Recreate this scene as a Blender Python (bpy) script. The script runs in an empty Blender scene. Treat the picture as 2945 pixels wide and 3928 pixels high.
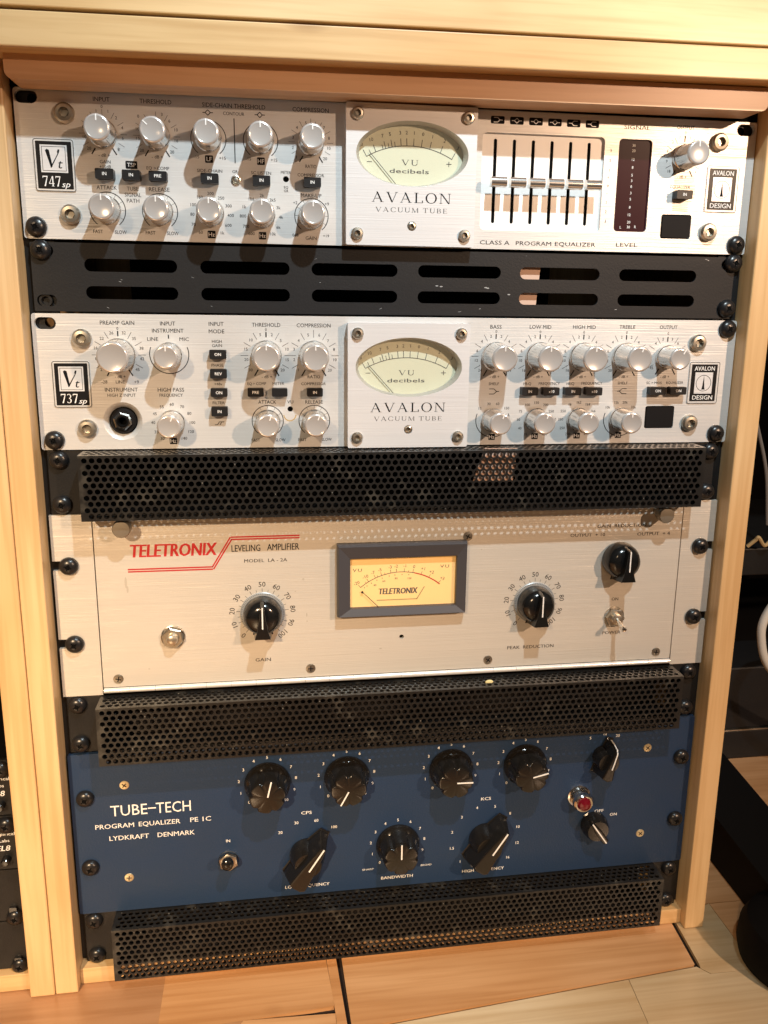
import bpy, math, random
from mathutils import Vector, Matrix, geometry
random.seed(7)
S = bpy.context.scene
COL = S.collection
FLOOR = 634.0           # floor level in rack millimetres (x right, y down, z into the rack)

def W(x, y, z=0.0):     # rack mm -> world metres
    return Vector((x * .001, z * .001, (FLOOR - y) * .001))

# ------------------------------------------------------------------ camera
Rm = [(0.98921313, -0.01269124, -0.1459326),
      (-0.01973284, 0.97561369, -0.2186059),
      (0.14514822, 0.21912749, 0.96483944)]
def wv(v): return Vector((v[0], v[2], -v[1]))
cam = bpy.data.cameras.new('camera')
cam_o = bpy.data.objects.new('camera', cam); COL.objects.link(cam_o)
rx, dn, fw = wv(Rm[0]), wv(Rm[1]), wv(Rm[2])
m = Matrix((rx, -dn, -fw)).transposed().to_4x4()
m.translation = W(148.432, 125.467, -561.037)
cam_o.matrix_world = m
cam.sensor_fit = 'VERTICAL'; cam.sensor_height = 36.0
cam.lens = 3148.4876 / 3928 * 36
cam.shift_x = -0.0075; cam.shift_y = -0.0229
cam.clip_start = 0.02; cam.clip_end = 20
S.camera = cam_o

# ------------------------------------------------------------------ light
w = bpy.data.worlds.new('World'); S.world = w; w.use_nodes = True
nt = w.node_tree; nt.nodes.clear()
bg = nt.nodes.new('ShaderNodeBackground'); out = nt.nodes.new('ShaderNodeOutputWorld')
tc = nt.nodes.new('ShaderNodeTexCoord'); sx = nt.nodes.new('ShaderNodeSeparateXYZ')
cr = nt.nodes.new('ShaderNodeValToRGB')
mr = nt.nodes.new('ShaderNodeMapRange'); mr.inputs[1].default_value = -1; mr.inputs[2].default_value = 1
cr.color_ramp.elements[0].color = (.50, .30, .17, 1); cr.color_ramp.elements[1].color = (.62, .60, .58, 1)
cr.color_ramp.elements[0].position = .35; cr.color_ramp.elements[1].position = .75
nt.links.new(tc.outputs['Generated'], sx.inputs[0]); nt.links.new(sx.outputs[2], mr.inputs[0])
nt.links.new(mr.outputs[0], cr.inputs[0]); nt.links.new(cr.outputs[0], bg.inputs[0])
bg.inputs[1].default_value = 0.085
nt.links.new(bg.outputs[0], out.inputs[0])

def lamp(name, pos, target, power, color, size, cone, blend=1.0):
    l = bpy.data.lights.new(name, 'SPOT'); l.shadow_soft_size = size; l.energy = power; l.color = color
    l.spot_size = math.radians(cone); l.spot_blend = blend
    o = bpy.data.objects.new(name, l); COL.objects.link(o)
    o.location = W(*pos)
    o.rotation_euler = (W(*target) - W(*pos)).to_track_quat('-Z', 'Y').to_euler()
    return o
lamp('ceiling_spot', (345, -600, -600), (250, -60, 0), 54.0, (0.82, 0.95, 1.0), .012, 64)
lamp('left_lamp', (-560, -520, -1700), (-200, 800, 0), 300.0, (1.0, 0.70, 0.42), .025, 44)
lamp('right_lamp', (1120, -330, -1250), (390, 420, 0), 80.0, (1.0, 0.66, 0.43), .025, 58)
S.view_settings.view_transform = 'Standard'; S.view_settings.look = 'None'
S.view_settings.exposure = -0.10; S.view_settings.gamma = 1.0
S.cycles.max_bounces = 8

# ------------------------------------------------------------------ materials
def mat(name, base, rough=.5, metal=0., spec=.5, bump=None, var=None, emis=None, coat=0., brush=0.):
    m = bpy.data.materials.new(name); m.use_nodes = True
    n = m.node_tree; b = n.nodes['Principled BSDF']
    b.inputs['Base Color'].default_value = (*base, 1); b.inputs['Roughness'].default_value = rough
    b.inputs['Metallic'].default_value = metal
    b.inputs['Specular IOR Level'].default_value = spec
    b.inputs['Coat Weight'].default_value = coat
    if emis:
        b.inputs['Emission Color'].default_value = (*emis[:3], 1); b.inputs['Emission Strength'].default_value = emis[3]
    t = n.nodes.new('ShaderNodeTexCoord')
    def noise(scale, stretch, detail=4):
        mp = n.nodes.new('ShaderNodeMapping'); mp.inputs['Scale'].default_value = stretch
        nz = n.nodes.new('ShaderNodeTexNoise'); nz.inputs['Scale'].default_value = scale; nz.inputs['Detail'].default_value = detail
        n.links.new(t.outputs['Object'], mp.inputs[0]); n.links.new(mp.outputs[0], nz.inputs[0]); return nz
    if bump:
        nz = noise(bump[0], bump[2]); bp = n.nodes.new('ShaderNodeBump'); bp.inputs['Strength'].default_value = bump[1]
        bp.inputs['Distance'].default_value = .0005
        n.links.new(nz.outputs[0], bp.inputs['Height']); n.links.new(bp.outputs[0], b.inputs['Normal'])
    if brush:
        bz = noise(55, (.10, 1, 9), 5); br = n.nodes.new('ShaderNodeMapRange'); br.inputs[1].default_value = .3; br.inputs[2].default_value = .7
        br.inputs[3].default_value = 1 - brush; br.inputs[4].default_value = 1.0
        n.links.new(bz.outputs[0], br.inputs[0])
        big = noise(7, (1, 1, 1.6), 3); b2 = n.nodes.new('ShaderNodeMapRange'); b2.inputs[1].default_value = .3; b2.inputs[2].default_value = .7; b2.inputs[3].default_value = 1 - brush * .8; b2.inputs[4].default_value = 1.0
        n.links.new(big.outputs[0], b2.inputs[0])
        mm = n.nodes.new('ShaderNodeMath'); mm.operation = 'MULTIPLY'; n.links.new(br.outputs[0], mm.inputs[0]); n.links.new(b2.outputs[0], mm.inputs[1])
        mc = n.nodes.new('ShaderNodeMixRGB'); mc.blend_type = 'MULTIPLY'; mc.inputs[0].default_value = 1; mc.inputs[1].default_value = (*base, 1)
        n.links.new(mm.outputs[0], mc.inputs[2]); n.links.new(mc.outputs[0], b.inputs['Base Color'])
        rr_ = n.nodes.new('ShaderNodeMapRange'); rr_.inputs[3].default_value = rough * 1.2; rr_.inputs[4].default_value = rough * .75
        n.links.new(mm.outputs[0], rr_.inputs[0]); n.links.new(rr_.outputs[0], b.inputs['Roughness'])
    if var:   # (scale, stretch, amount, tint2)
        nz = noise(var[0], var[1], 6); r = n.nodes.new('ShaderNodeValToRGB')
        r.color_ramp.elements[0].position = var[3] if len(var) > 3 else .35; r.color_ramp.elements[1].position = var[4] if len(var) > 4 else .65
        r.color_ramp.elements[0].color = (*var[2], 1); r.color_ramp.elements[1].color = (*base, 1)
        n.links.new(nz.outputs[0], r.inputs[0]); n.links.new(r.outputs[0], b.inputs['Base Color'])
        rr = n.nodes.new('ShaderNodeMapRange'); rr.inputs[3].default_value = rough * .8; rr.inputs[4].default_value = min(1, rough * 1.25)
        n.links.new(nz.outputs[0], rr.inputs[0]); n.links.new(rr.outputs[0], b.inputs['Roughness'])
    return m

def wood(name, c1, c2, stretch, scale=9., rough=.42, coat=.25, knots=True):
    m = bpy.data.materials.new(name); m.use_nodes = True
    n = m.node_tree; b = n.nodes['Principled BSDF']; L = n.links
    t = n.nodes.new('ShaderNodeTexCoord'); oi = n.nodes.new('ShaderNodeObjectInfo')
    ad = n.nodes.new('ShaderNodeVectorMath'); ad.operation = 'ADD'
    L.new(t.outputs['Object'], ad.inputs[0])
    mu = n.nodes.new('ShaderNodeMath'); mu.operation = 'MULTIPLY'; mu.inputs[1].default_value = 3.7
    L.new(oi.outputs['Random'], mu.inputs[0]); L.new(mu.outputs[0], ad.inputs[1])
    mp = n.nodes.new('ShaderNodeMapping'); mp.inputs['Scale'].default_value = stretch; L.new(ad.outputs[0], mp.inputs[0])
    n1 = n.nodes.new('ShaderNodeTexNoise'); n1.inputs['Scale'].default_value = scale; n1.inputs['Detail'].default_value = 5; n1.inputs['Distortion'].default_value = .8
    n2 = n.nodes.new('ShaderNodeTexNoise'); n2.inputs['Scale'].default_value = scale * 14; n2.inputs['Detail'].default_value = 3
    L.new(mp.outputs[0], n1.inputs[0]); L.new(mp.outputs[0], n2.inputs[0])
    r = n.nodes.new('ShaderNodeValToRGB'); r.color_ramp.elements[0].position = .36; r.color_ramp.elements[1].position = .60
    r.color_ramp.elements[0].color = (*c2, 1); r.color_ramp.elements[1].color = (*c1, 1)
    L.new(n1.outputs[0], r.inputs[0])
    mp3 = n.nodes.new('ShaderNodeMapping'); mp3.inputs['Scale'].default_value = tuple(v_ if v_ == 1 else .035 for v_ in stretch); L.new(ad.outputs[0], mp3.inputs[0])
    n3 = n.nodes.new('ShaderNodeTexNoise'); n3.inputs['Scale'].default_value = 210; n3.inputs['Detail'].default_value = 4; n3.inputs['Distortion'].default_value = .3; L.new(mp3.outputs[0], n3.inputs[0])
    r3 = n.nodes.new('ShaderNodeValToRGB'); r3.color_ramp.elements[0].position = .34; r3.color_ramp.elements[1].position = .58; r3.color_ramp.elements[0].color = (.76, .67, .55, 1); r3.color_ramp.elements[1].color = (1, 1, 1, 1)
    L.new(n3.outputs[0], r3.inputs[0])
    n4 = n.nodes.new('ShaderNodeTexNoise'); n4.inputs['Scale'].default_value = 6; n4.inputs['Detail'].default_value = 2; L.new(ad.outputs[0], n4.inputs[0])
    r4 = n.nodes.new('ShaderNodeValToRGB'); r4.color_ramp.elements[0].position = .35; r4.color_ramp.elements[1].position = .65; r4.color_ramp.elements[0].color = (.90, .80, .68, 1); r4.color_ramp.elements[1].color = (1, 1, 1, 1)
    L.new(n4.outputs[0], r4.inputs[0])
    m4 = n.nodes.new('ShaderNodeMixRGB'); m4.blend_type = 'MULTIPLY'; m4.inputs[0].default_value = 1; L.new(r.outputs[0], m4.inputs[1]); L.new(r4.outputs[0], m4.inputs[2])
    mx = n.nodes.new('ShaderNodeMixRGB'); mx.blend_type = 'MULTIPLY'; mx.inputs[0].default_value = .55
    L.new(m4.outputs[0], mx.inputs[1]); L.new(r3.outputs[0], mx.inputs[2])
    last = mx
    if knots:
        mp2 = n.nodes.new('ShaderNodeMapping'); mp2.inputs['Scale'].default_value = tuple(.28 + .22 * s for s in stretch); L.new(ad.outputs[0], mp2.inputs[0])
        vo = n.nodes.new('ShaderNodeTexVoronoi'); vo.inputs['Scale'].default_value = 17
        L.new(mp2.outputs[0], vo.inputs[0])
        kr = n.nodes.new('ShaderNodeValToRGB'); kr.color_ramp.elements[0].position = .03; kr.color_ramp.elements[1].position = .10
        kr.color_ramp.elements[0].color = (.45, .33, .24, 1); kr.color_ramp.elements[1].color = (1, 1, 1, 1)
        L.new(vo.outputs[0], kr.inputs[0])
        m3 = n.nodes.new('ShaderNodeMixRGB'); m3.blend_type = 'MULTIPLY'; m3.inputs[0].default_value = 1
        L.new(mx.outputs[0], m3.inputs[1]); L.new(kr.outputs[0], m3.inputs[2]); last = m3
    L.new(last.outputs[0], b.inputs['Base Color'])
    bp = n.nodes.new('ShaderNodeBump'); bp.inputs['Strength'].default_value = .12; bp.inputs['Distance'].default_value = .0004
    L.new(n2.outputs[0], bp.inputs['Height']); L.new(bp.outputs[0], b.inputs['Normal'])
    b.inputs['Roughness'].default_value = rough; b.inputs['Coat Weight'].default_value = coat; b.inputs['Coat Roughness'].default_value = .3
    return m

M = {}
M['silver'] = mat('anodised_silver', (.68, .675, .66), .42, .25, .4, bump=(220, .3, (.06, 1, 6)), brush=.055)
M['plate'] = mat('bright_plate', (.74, .74, .745), .42, .2, .4, bump=(220, .25, (.06, 1, 6)), brush=.045)
M['champagne'] = mat('brushed_champagne', (.64, .60, .53), .42, .25, .4, bump=(260, .45, (.04, 1, 8)), brush=.06)
M['rim'] = mat('satin_rim', (.50, .48, .45), .4, .5)
M['cap'] = mat('reflection_toned_cap', (.68, .655, .63), .18, .5, .6)  # brighter, less metallic finish stands in for the reflected room
M['hinge'] = mat('polished_hinge', (.86, .84, .80), .25, .45)
M['recess'] = mat('slider_recess', (.86, .85, .83), .45, .1)
M['knob'] = mat('knob_aluminium', (.74, .72, .69), .20, .93)
M['chrome'] = mat('bright_chrome', (.80, .78, .74), .14, 1.)
M['nickel'] = mat('aged_nickel', (.62, .58, .50), .32, .95, var=(60, (1, 1, 1), (.38, .34, .28)))
M['dullscrew'] = mat('dull_bronze_screw', (.30, .27, .22), .45, .8)
M['brass'] = mat('zinc_yellow_screw', (.72, .62, .40), .35, .8)
M['blackprint'] = mat('black_print', (.012, .012, .013), .9, 0, .05)
M['greyprint'] = mat('worn_grey_print', (.09, .09, .09), .9, 0, .05)
M['whiteprint'] = mat('white_print', (.80, .80, .78), .5)
M['redprint'] = mat('red_print', (.44, .018, .02), .5)
M['blacksteel'] = mat('black_powder_coat', (.008, .008, .0085), .45, 0, .3, bump=(900, .25, (1, 1, 1)), var=(30, (1, 1, 1), (.014, .0135, .013)))
M['ventblack'] = mat('satin_black_panel', (.009, .0095, .011), .5, 0, .3, bump=(800, .2, (1, 1, 1)), var=(12, (.5, 1, 2), (.014, .014, .0145)))
M['mesh'] = mat('black_perforated_steel', (.009, .009, .009), .36, 0, .45, var=(70, (1, 1, 1), (.040, .038, .033), .30, .42))
M['screwblack'] = mat('black_oxide_screw', (.010, .010, .011), .3, 0, .5)
M['bakelite'] = mat('black_bakelite', (.008, .008, .008), .16, 0, .6)
M['ttknob'] = mat('black_knob_plastic', (.010, .009, .008), .2, 0, .55)
M['button'] = mat('black_button', (.012, .012, .013), .4, 0, .35)
M['badge'] = mat('black_badge', (.007, .007, .008), .35, 0, .3)
M['blue'] = mat('blue_enamel', (.017, .037, .083), .42, 0, .25, bump=(700, .35, (1, 1, 1)), var=(22, (1, 1, 1.4), (.018, .037, .078)))
M['dial'] = mat('cream_dial', (.58, .59, .44), .6, emis=(.8, .82, .6, .05))
M['amber'] = mat('amber_dial', (.82, .56, .26), .6, emis=(1., .48, .10, .26))
M['bezel'] = mat('grey_bezel', (.050, .050, .058), .42, 0, .4)
M['ledwin'] = mat('dark_red_window', (.026, .002, .006), .35, 0, .10)
M['hole'] = mat('black_void', (.003, .003, .003), .9, 0, .1)
M['switch'] = mat('black_rocker', (.006, .006, .007), .55, 0, .15)
M['red'] = mat('red_jewel', (.13, .003, .010), .12, coat=.6)
M['greyskirt'] = mat('grey_skirt', (.36, .38, .39), .4, .3)
M['cable_white'] = mat('white_cable', (.62, .61, .56), .5)
M['cable_grey'] = mat('grey_cable', (.16, .15, .14), .5)
M['matteblack'] = mat('matte_black', (.0035, .0035, .0038), .7, 0, .12)
M['wall'] = mat('dark_wall', (.012, .010, .009), .9, 0, .1)
M['tan'] = mat('pale_pink_lit_patch', (.62, .42, .32), .7)
M['crumb'] = mat('yellow_crumb', (.7, .6, .3), .8)
M['dust'] = mat('grey_dust', (.14, .135, .12), .9)
M['stain'] = mat('dull_tarnish', (.46, .42, .35), .6, .1)
M['rust'] = mat('brown_residue', (.42, .30, .14), .7)
WC1, WC2 = (.74, .54, .30), (.66, .45, .23)
M['wood_v'] = wood('maple_upright', WC1, WC2, (1, 1, .10), 26, .38)
M['wood_h'] = wood('maple_board', (.74, .53, .28), (.60, .40, .19), (.10, 1, 1), 22, .38)
M['wood_red'] = wood('maple_rail', (.68, .44, .27), (.60, .37, .22), (.10, 1, 1), 20, .45, knots=False)
M['wood_floor'] = wood('maple_floor', (.66, .41, .22), (.54, .31, .15), (.12, 1, 1), 20, .32, .5)
M['wood_shaded'] = wood('shaded_maple_floor', (.52, .32, .19), (.42, .24, .13), (.12, 1, 1), 20, .35, .4)  # redder, darker tone stands in for shade cast on the left floor
M['wood_pale'] = wood('pale_maple_floor', (.72, .62, .44), (.60, .50, .33), (.12, 1, 1), 18, .32, .5)  # pale tone stands in for light patches on the floor
M['woodgap'] = mat('board_joint', (.02, .012, .008), .9)
g = bpy.data.materials.new('meter_glass'); g.use_nodes = True; n = g.node_tree; n.nodes.clear()
o_ = n.nodes.new('ShaderNodeOutputMaterial'); tr = n.nodes.new('ShaderNodeBsdfTransparent'); gl = n.nodes.new('ShaderNodeBsdfGlossy'); gl.inputs['Roughness'].default_value = .03
mx = n.nodes.new('ShaderNodeMixShader'); mx.inputs[0].default_value = .05
n.links.new(tr.outputs[0], mx.inputs[1]); n.links.new(gl.outputs[0], mx.inputs[2]); n.links.new(mx.outputs[0], o_.inputs[0])
M['glass'] = g

# ------------------------------------------------------------------ mesh builder (rack millimetres)
ORG = {}
class MB:
    def __init__(s): s.v = []; s.f = []
    def add(s, vs, fs):
        k = len(s.v); s.v += vs; s.f += [tuple(i + k for i in f) for f in fs]; return s
    def box(s, x0, x1, y0, y1, z0, z1):
        return s.add([(x, y, z) for x in (x0, x1) for y in (y0, y1) for z in (z0, z1)],
                     [(0, 1, 3, 2), (4, 6, 7, 5), (0, 4, 5, 1), (2, 3, 7, 6), (0, 2, 6, 4), (1, 5, 7, 3)])
    def plate(s, loop, holes, z0, z1):      # z0 = front
        loops = [loop] + list(holes)
        pts = [p for l in loops for p in l]
        tris = geometry.tessellate_polygon([[Vector((p[0], p[1], 0)) for p in l] for l in loops])
        n = len(pts)
        s_v = [(p[0], p[1], z0) for p in pts] + [(p[0], p[1], z1) for p in pts]
        fs = [tuple(t) for t in tris] + [tuple(i + n for i in t) for t in tris]
        k = 0
        for l in loops:
            m = len(l)
            for i in range(m):
                a, b = k + i, k + (i + 1) % m
                fs.append((a, b, b + n, a + n))
            k += m
        return s.add(s_v, fs)
    def lathe(s, cx, cy, prof, n=32, sx=1., sy=1., rot=0.):
        vs = []; fs = []
        ix = []
        for r, z in prof:
            if r < 1e-6: ix.append([len(vs)]); vs.append((cx, cy, z))
            else:
                ix.append(list(range(len(vs), len(vs) + n)))
                vs += [(cx + sx * r * math.cos(rot + 2 * math.pi * i / n), cy + sy * r * math.sin(rot + 2 * math.pi * i / n), z) for i in range(n)]
        for a, b in zip(ix, ix[1:]):
            for i in range(n):
                j = (i + 1) % n
                q = [a[i % len(a)], a[j % len(a)], b[j % len(b)], b[i % len(b)]]
                q2 = []
                for e in q:
                    if e not in q2: q2.append(e)
                if len(q2) > 2: fs.append(tuple(q2))
        return s.add(vs, fs)
    def line(s, x0, y0, x1, y1, wd, z):
        dx, dy = x1 - x0, y1 - y0; L = math.hypot(dx, dy) or 1; nx, ny = -dy / L * wd / 2, dx / L * wd / 2
        return s.add([(x0 + nx, y0 + ny, z), (x1 + nx, y1 + ny, z), (x1 - nx, y1 - ny, z), (x0 - nx, y0 - ny, z)], [(0, 1, 2, 3)])
    def rect(s, x0, x1, y0, y1, z): return s.add([(x0, y0, z), (x1, y0, z), (x1, y1, z), (x0, y1, z)], [(0, 1, 2, 3)])
    def arc(s, cx, cy, r, wd, a0, a1, z, n=40, ry=None):     # degrees clockwise from the top
        ry = ry or r; vs = []
        for i in range(n + 1):
            a = math.radians(a0 + (a1 - a0) * i / n)
            for d in (-wd / 2, wd / 2): vs.append((cx + (r + d) * math.sin(a), cy - (ry + d) * math.cos(a), z))
        return s.add(vs, [(2 * i, 2 * i + 1, 2 * i + 3, 2 * i + 2) for i in range(n)])
    def tick(s, cx, cy, r0, r1, a, wd, z):
        a = math.radians(a); return s.line(cx + r0 * math.sin(a), cy - r0 * math.cos(a), cx + r1 * math.sin(a), cy - r1 * math.cos(a), wd, z)
    def frame(s, x0, x1, y0, y1, t, z, r=0):
        if r:
            o, i = rr(x0, x1, y0, y1, r), rr(x0 + t, x1 - t, y0 + t, y1 - t, max(r - t, .3))
            k = len(o); return s.add([(p[0], p[1], z) for p in o + i], [(a, (a + 1) % k, k + (a + 1) % k, k + a) for a in range(k)])
        s.rect(x0, x1, y0, y0 + t, z); s.rect(x0, x1, y1 - t, y1, z); s.rect(x0, x0 + t, y0 + t, y1 - t, z); return s.rect(x1 - t, x1, y0 + t, y1 - t, z)
    def tube(s, pts, r, n=10):
        pts = [Vector(p) for p in pts]; vs = []; k = len(pts)
        for i, p in enumerate(pts):
            t = (pts[min(i + 1, k - 1)] - pts[max(i - 1, 0)]).normalized()
            u = t.cross(Vector((.3, .2, 1))).normalized(); v = t.cross(u)
            vs += [tuple(p + r * (u * math.cos(2 * math.pi * j / n) + v * math.sin(2 * math.pi * j / n))) for j in range(n)]
        fs = [(i * n + j, i * n + (j + 1) % n, (i + 1) * n + (j + 1) % n, (i + 1) * n + j) for i in range(k - 1) for j in range(n)]
        fs += [tuple(range(n)), tuple((k - 1) * n + j for j in range(n))]
        return s.add(vs, fs)
    def build(s, name, m, parent=None, org=(0, 0, 0), smooth=False, bevel=0, ang=32, local=False, kind=None):
        """vertices are absolute rack mm, or relative to org when local"""
        me = bpy.data.meshes.new(name)
        o3 = (0, 0, 0) if local else org
        me.from_pydata([((x - o3[0]) * .001, (z - o3[2]) * .001, -(y - o3[1]) * .001) for x, y, z in s.v], [], s.f)
        me.materials.append(M[m]); me.update()
        if smooth:
            me.shade_smooth(); me.set_sharp_from_angle(angle=math.radians(ang))
        o = bpy.data.objects.new(name, me); COL.objects.link(o)
        place(o, parent, org)
        if local and parent is None and tuple(org) == (0, 0, 0): o.location = (0, 0, 0)     # becomes a sub-part of a copied part
        if bevel:
            md = o.modifiers.new('edge', 'BEVEL'); md.width = bevel * .001; md.segments = 2; md.limit_method = 'ANGLE'; md.angle_limit = math.radians(50)
            md.harden_normals = False
        if kind: o['kind'] = kind
        return o

def place(o, parent, org, rot=0):
    ORG[o.name] = org
    if parent:
        o.parent = parent; o.location = W(*org) - W(*ORG[parent.name])
    else: o.location = W(*org)
    if rot: o.rotation_euler = (0, math.radians(rot), 0)

def thing(name, label, cat, org, group=None):
    o = bpy.data.objects.new(name, None); COL.objects.link(o); o.empty_display_size = .02
    place(o, None, org); tag(o, label, cat, group); return o
def tag(o, label, cat, group=None):
    o['label'] = label; o['category'] = cat
    if group: o['group'] = group
    return o
def inst(src, parent, org, rot=0):          # copies a part and its sub-parts
    c = src.copy(); COL.objects.link(c); place(c, parent, org, rot)
    for ch in src.children:
        d = ch.copy(); COL.objects.link(d); d.parent = c; d.location = ch.location.copy(); d.rotation_euler = ch.rotation_euler.copy()
        ORG[d.name] = org
    return c
TEMPL = []
def proto(o):                                # a part kept only until its copies are made
    TEMPL.append(o); return o
def rr(x0, x1, y0, y1, r, n=5):
    p = []
    for cx, cy, a0 in ((x1 - r, y0 + r, -90), (x1 - r, y1 - r, 0), (x0 + r, y1 - r, 90), (x0 + r, y0 + r, 180)):
        for i in range(n + 1):
            a = math.radians(a0 + 90 * i / n); p.append((cx + r * math.cos(a), cy + r * math.sin(a)))
    return p
def slot(cx, cy, wd, h): return rr(cx - wd / 2, cx + wd / 2, cy - h / 2, cy + h / 2, min(wd, h) / 2 - .01, 6)
def circ(cx, cy, r, n=20, ry=None):
    ry = ry or r; return [(cx + r * math.cos(2 * math.pi * i / n), cy + ry * math.sin(2 * math.pi * i / n)) for i in range(n)]

# ------------------------------------------------------------------ lettering
TC = {}
def glyphs(s, bold, shear, sp):
    bold = 0; k = (s, bold, shear, sp)
    if k not in TC:
        cu = bpy.data.curves.new('t', 'FONT'); cu.body = s; cu.size = 1; cu.resolution_u = 2; cu.shear = shear; cu.space_character = sp
        ob = bpy.data.objects.new('t', cu); me = ob.to_mesh()
        v = [(a.co.x, a.co.y) for a in me.vertices]; f = [tuple(p.vertices) for p in me.polygons]
        ob.to_mesh_clear(); bpy.data.objects.remove(ob); bpy.data.curves.remove(cu); TC[k] = (v, f)
    return TC[k]
CAP = max(p[1] for p in glyphs('H', 0, 0, 1)[0])
def text(mb, s, cx, cy, h, z=-.07, w=None, al='C', rot=0, bold=.012, shear=0, sp=1.0):
    v, f = glyphs(s, bold, shear, sp)
    if not v: return
    xs = [p[0] for p in v]; x0, x1 = min(xs), max(xs); k = h / CAP; kx = k
    if w: kx = w / (x1 - x0)
    W_ = (x1 - x0) * kx; ox = {'C': -W_ / 2, 'L': 0, 'R': -W_}[al]
    ca, sa = math.cos(math.radians(rot)), math.sin(math.radians(rot)); vs = []
    for px, py in v:
        a = (px - x0) * kx + ox; b = h / 2 - py * k
        vs.append((cx + a * ca - b * sa, cy + a * sa + b * ca, z))
    mb.add(vs, f)
    if bold > 0:
        d_ = bold * 1.15 * h; mb.add([(x + d_, y, z_ - .006) for x, y, z_ in vs], f)
# serif capitals drawn from thick and thin strokes (x, y in cap heights)
def sg(c):
    T, t = .125, .05; q = []
    def d(x0, x1, wd, up=1):   # diagonal foot x0 -> head x1
        y0, y1 = (0, 1); q.append([(x0 - wd / 2, y0), (x0 + wd / 2, y0), (x1 + wd / 2, y1), (x1 - wd / 2, y1)])
    def b(x0, x1, y0, y1): q.append([(x0, y0), (x1, y0), (x1, y1), (x0, y1)])
    def ring(cx, cy, rx, ry, tx, ty, a0, a1, n=22):
        for i in range(n):
            p = []
            for j, o in ((i, 0), (i + 1, 0), (i + 1, 1), (i, 1)):
                a = math.radians(a0 + (a1 - a0) * j / n); p.append((cx + (rx - o * tx) * math.cos(a), cy + (ry - o * ty) * math.sin(a)))
            q.append(p)
    se = .035
    if c == 'A': d(.1, .46, t); d(.80, .42, T); b(.24, .66, .33, .33 + t); b(0, .22, 0, se); b(.66, .96, 0, se); w_ = .96
    elif c == 'V': d(.50, .14, T); d(.50, .84, t); b(0, .30, 1 - se, 1); b(.72, .96, 1 - se, 1); w_ = .96
    elif c == 'L': b(.12, .12 + T, 0, 1); b(.02, .36, 1 - se, 1); b(.02, .70, 0, se + .01); b(.70 - t, .72, 0, .26); w_ = .74
    elif c == 'O': ring(.48, .5, .46, .52, .13, .045, 0, 360, 36); w_ = .96
    elif c == 'C': ring(.48, .5, .46, .52, .13, .05, 42, 318, 30); b(.79, .83, .70, .96); b(.79, .83, .06, .24); w_ = .88
    elif c == 'N': b(.12, .12 + t, 0, 1); b(.80, .80 + t, 0, 1); d(.80, .16, T); b(.02, .27, 0, se); b(.70, .95, 1 - se, 1); b(0, .17, 1 - se, 1); w_ = .96
    elif c == 'U': b(.10, .10 + T, .3, 1); b(.74, .74 + t, .3, 1); ring(.445, .32, .345, .34, .11, .06, 180, 360, 16); b(0, .33, 1 - se, 1); b(.65, .88, 1 - se, 1); w_ = .88
    elif c == 'M': b(.12, .12 + t, 0, 1); b(.92, .92 + T, 0, 1); d(.56, .18, T); d(.56, .96, t); b(.02, .27, 0, se); b(.84, 1.12, 0, se); w_ = 1.14
    elif c == 'T': b(.36, .36 + T, 0, 1); b(.02, .82, 1 - se - .015, 1); b(.02, .02 + t, .76, 1); b(.77, .82, .76, 1); b(.25, .60, 0, se); w_ = .84
    elif c == 'B': b(.10, .10 + T, 0, 1); ring(.36, .755, .30, .245, .11, .045, -90, 90, 12); ring(.38, .265, .34, .265, .12, .045, -90, 90, 12); b(.02, .38, 1 - se, 1); b(.02, .40, 0, se); b(.2, .38, .49, .53); w_ = .76
    elif c == 'E': b(.10, .10 + T, 0, 1); b(.02, .66, 1 - se, 1); b(.02, .70, 0, se); b(.2, .55, .50, .545); b(.62, .66, .8, 1); b(.66, .70, 0, .22); b(.51, .55, .42, .62); w_ = .72
    elif c == '7': b(.05, .58, .90, 1); b(.05, .10, .78, 1); q.append([(.18, 0), (.34, 0), (.58, .92), (.50, .92)]); w_ = .60
    elif c == '4': b(.38, .38 + T, 0, 1); b(.02, .60, .24, .31); q.append([(.02, .28), (.08, .24), (.44, 1), (.38, 1)]); b(.28, .60, 0, .03); w_ = .62
    elif c == '3': ring(.28, .75, .25, .25, .11, .06, -90, 150, 14); ring(.27, .27, .29, .27, .13, .06, -150, 90, 14); w_ = .60
    else: w_ = .4
    return q, w_
def stext(mb, s, x0, x1, y, h, z, gap=.16, dz=.0):   # y = baseline
    L = [(c,) + sg(c) for c in s]; tot = sum(l[2] for l in L) + gap * (len(L) - 1); kx = (x1 - x0) / tot; x = 0; k = 0
    for c, q, wd in L:
        for p in q:
            k += 1; mb.add([(x0 + (x + a) * kx, y - b * h, z - dz * k) for a, b in p], [tuple(range(len(p)))])
        x += wd + gap

# ------------------------------------------------------------------ shared parts (local mm, origin on the panel face)
def screw_black():
    b = MB(); b.lathe(0, 0, [(6.3, -.2), (6.3, -1.4), (5.7, -2.9), (4.2, -4.1), (2.4, -4.7), (1.6, -4.75), (1.5, -3.2), (0, -3.2)], 28)
    o = b.build('rack_screw', 'screwblack', None, smooth=True, local=True)
    c = MB(); c.box(-2.5, 2.5, -.45, .45, -4.83, -4.4); c.box(-.45, .45, -2.5, 2.5, -4.86, -4.35)
    k = c.build('cross_recess', 'hole', None, local=True); k.parent = o; return proto(o)
def socket_screw(r, name='socket_screw', m='nickel'):
    b = MB(); b.lathe(0, 0, [(r, 0), (r, -2.0 * r / 5), (r * .8, -3.2 * r / 5), (r * .5, -3.4 * r / 5)], 28); b.lathe(0, 0, [(r * .5, -3.4 * r / 5), (r * .5, -1.0 * r / 5), (0, -1.0 * r / 5)], 6)
    return proto(b.build(name, m, None, smooth=True, local=True))
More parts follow.
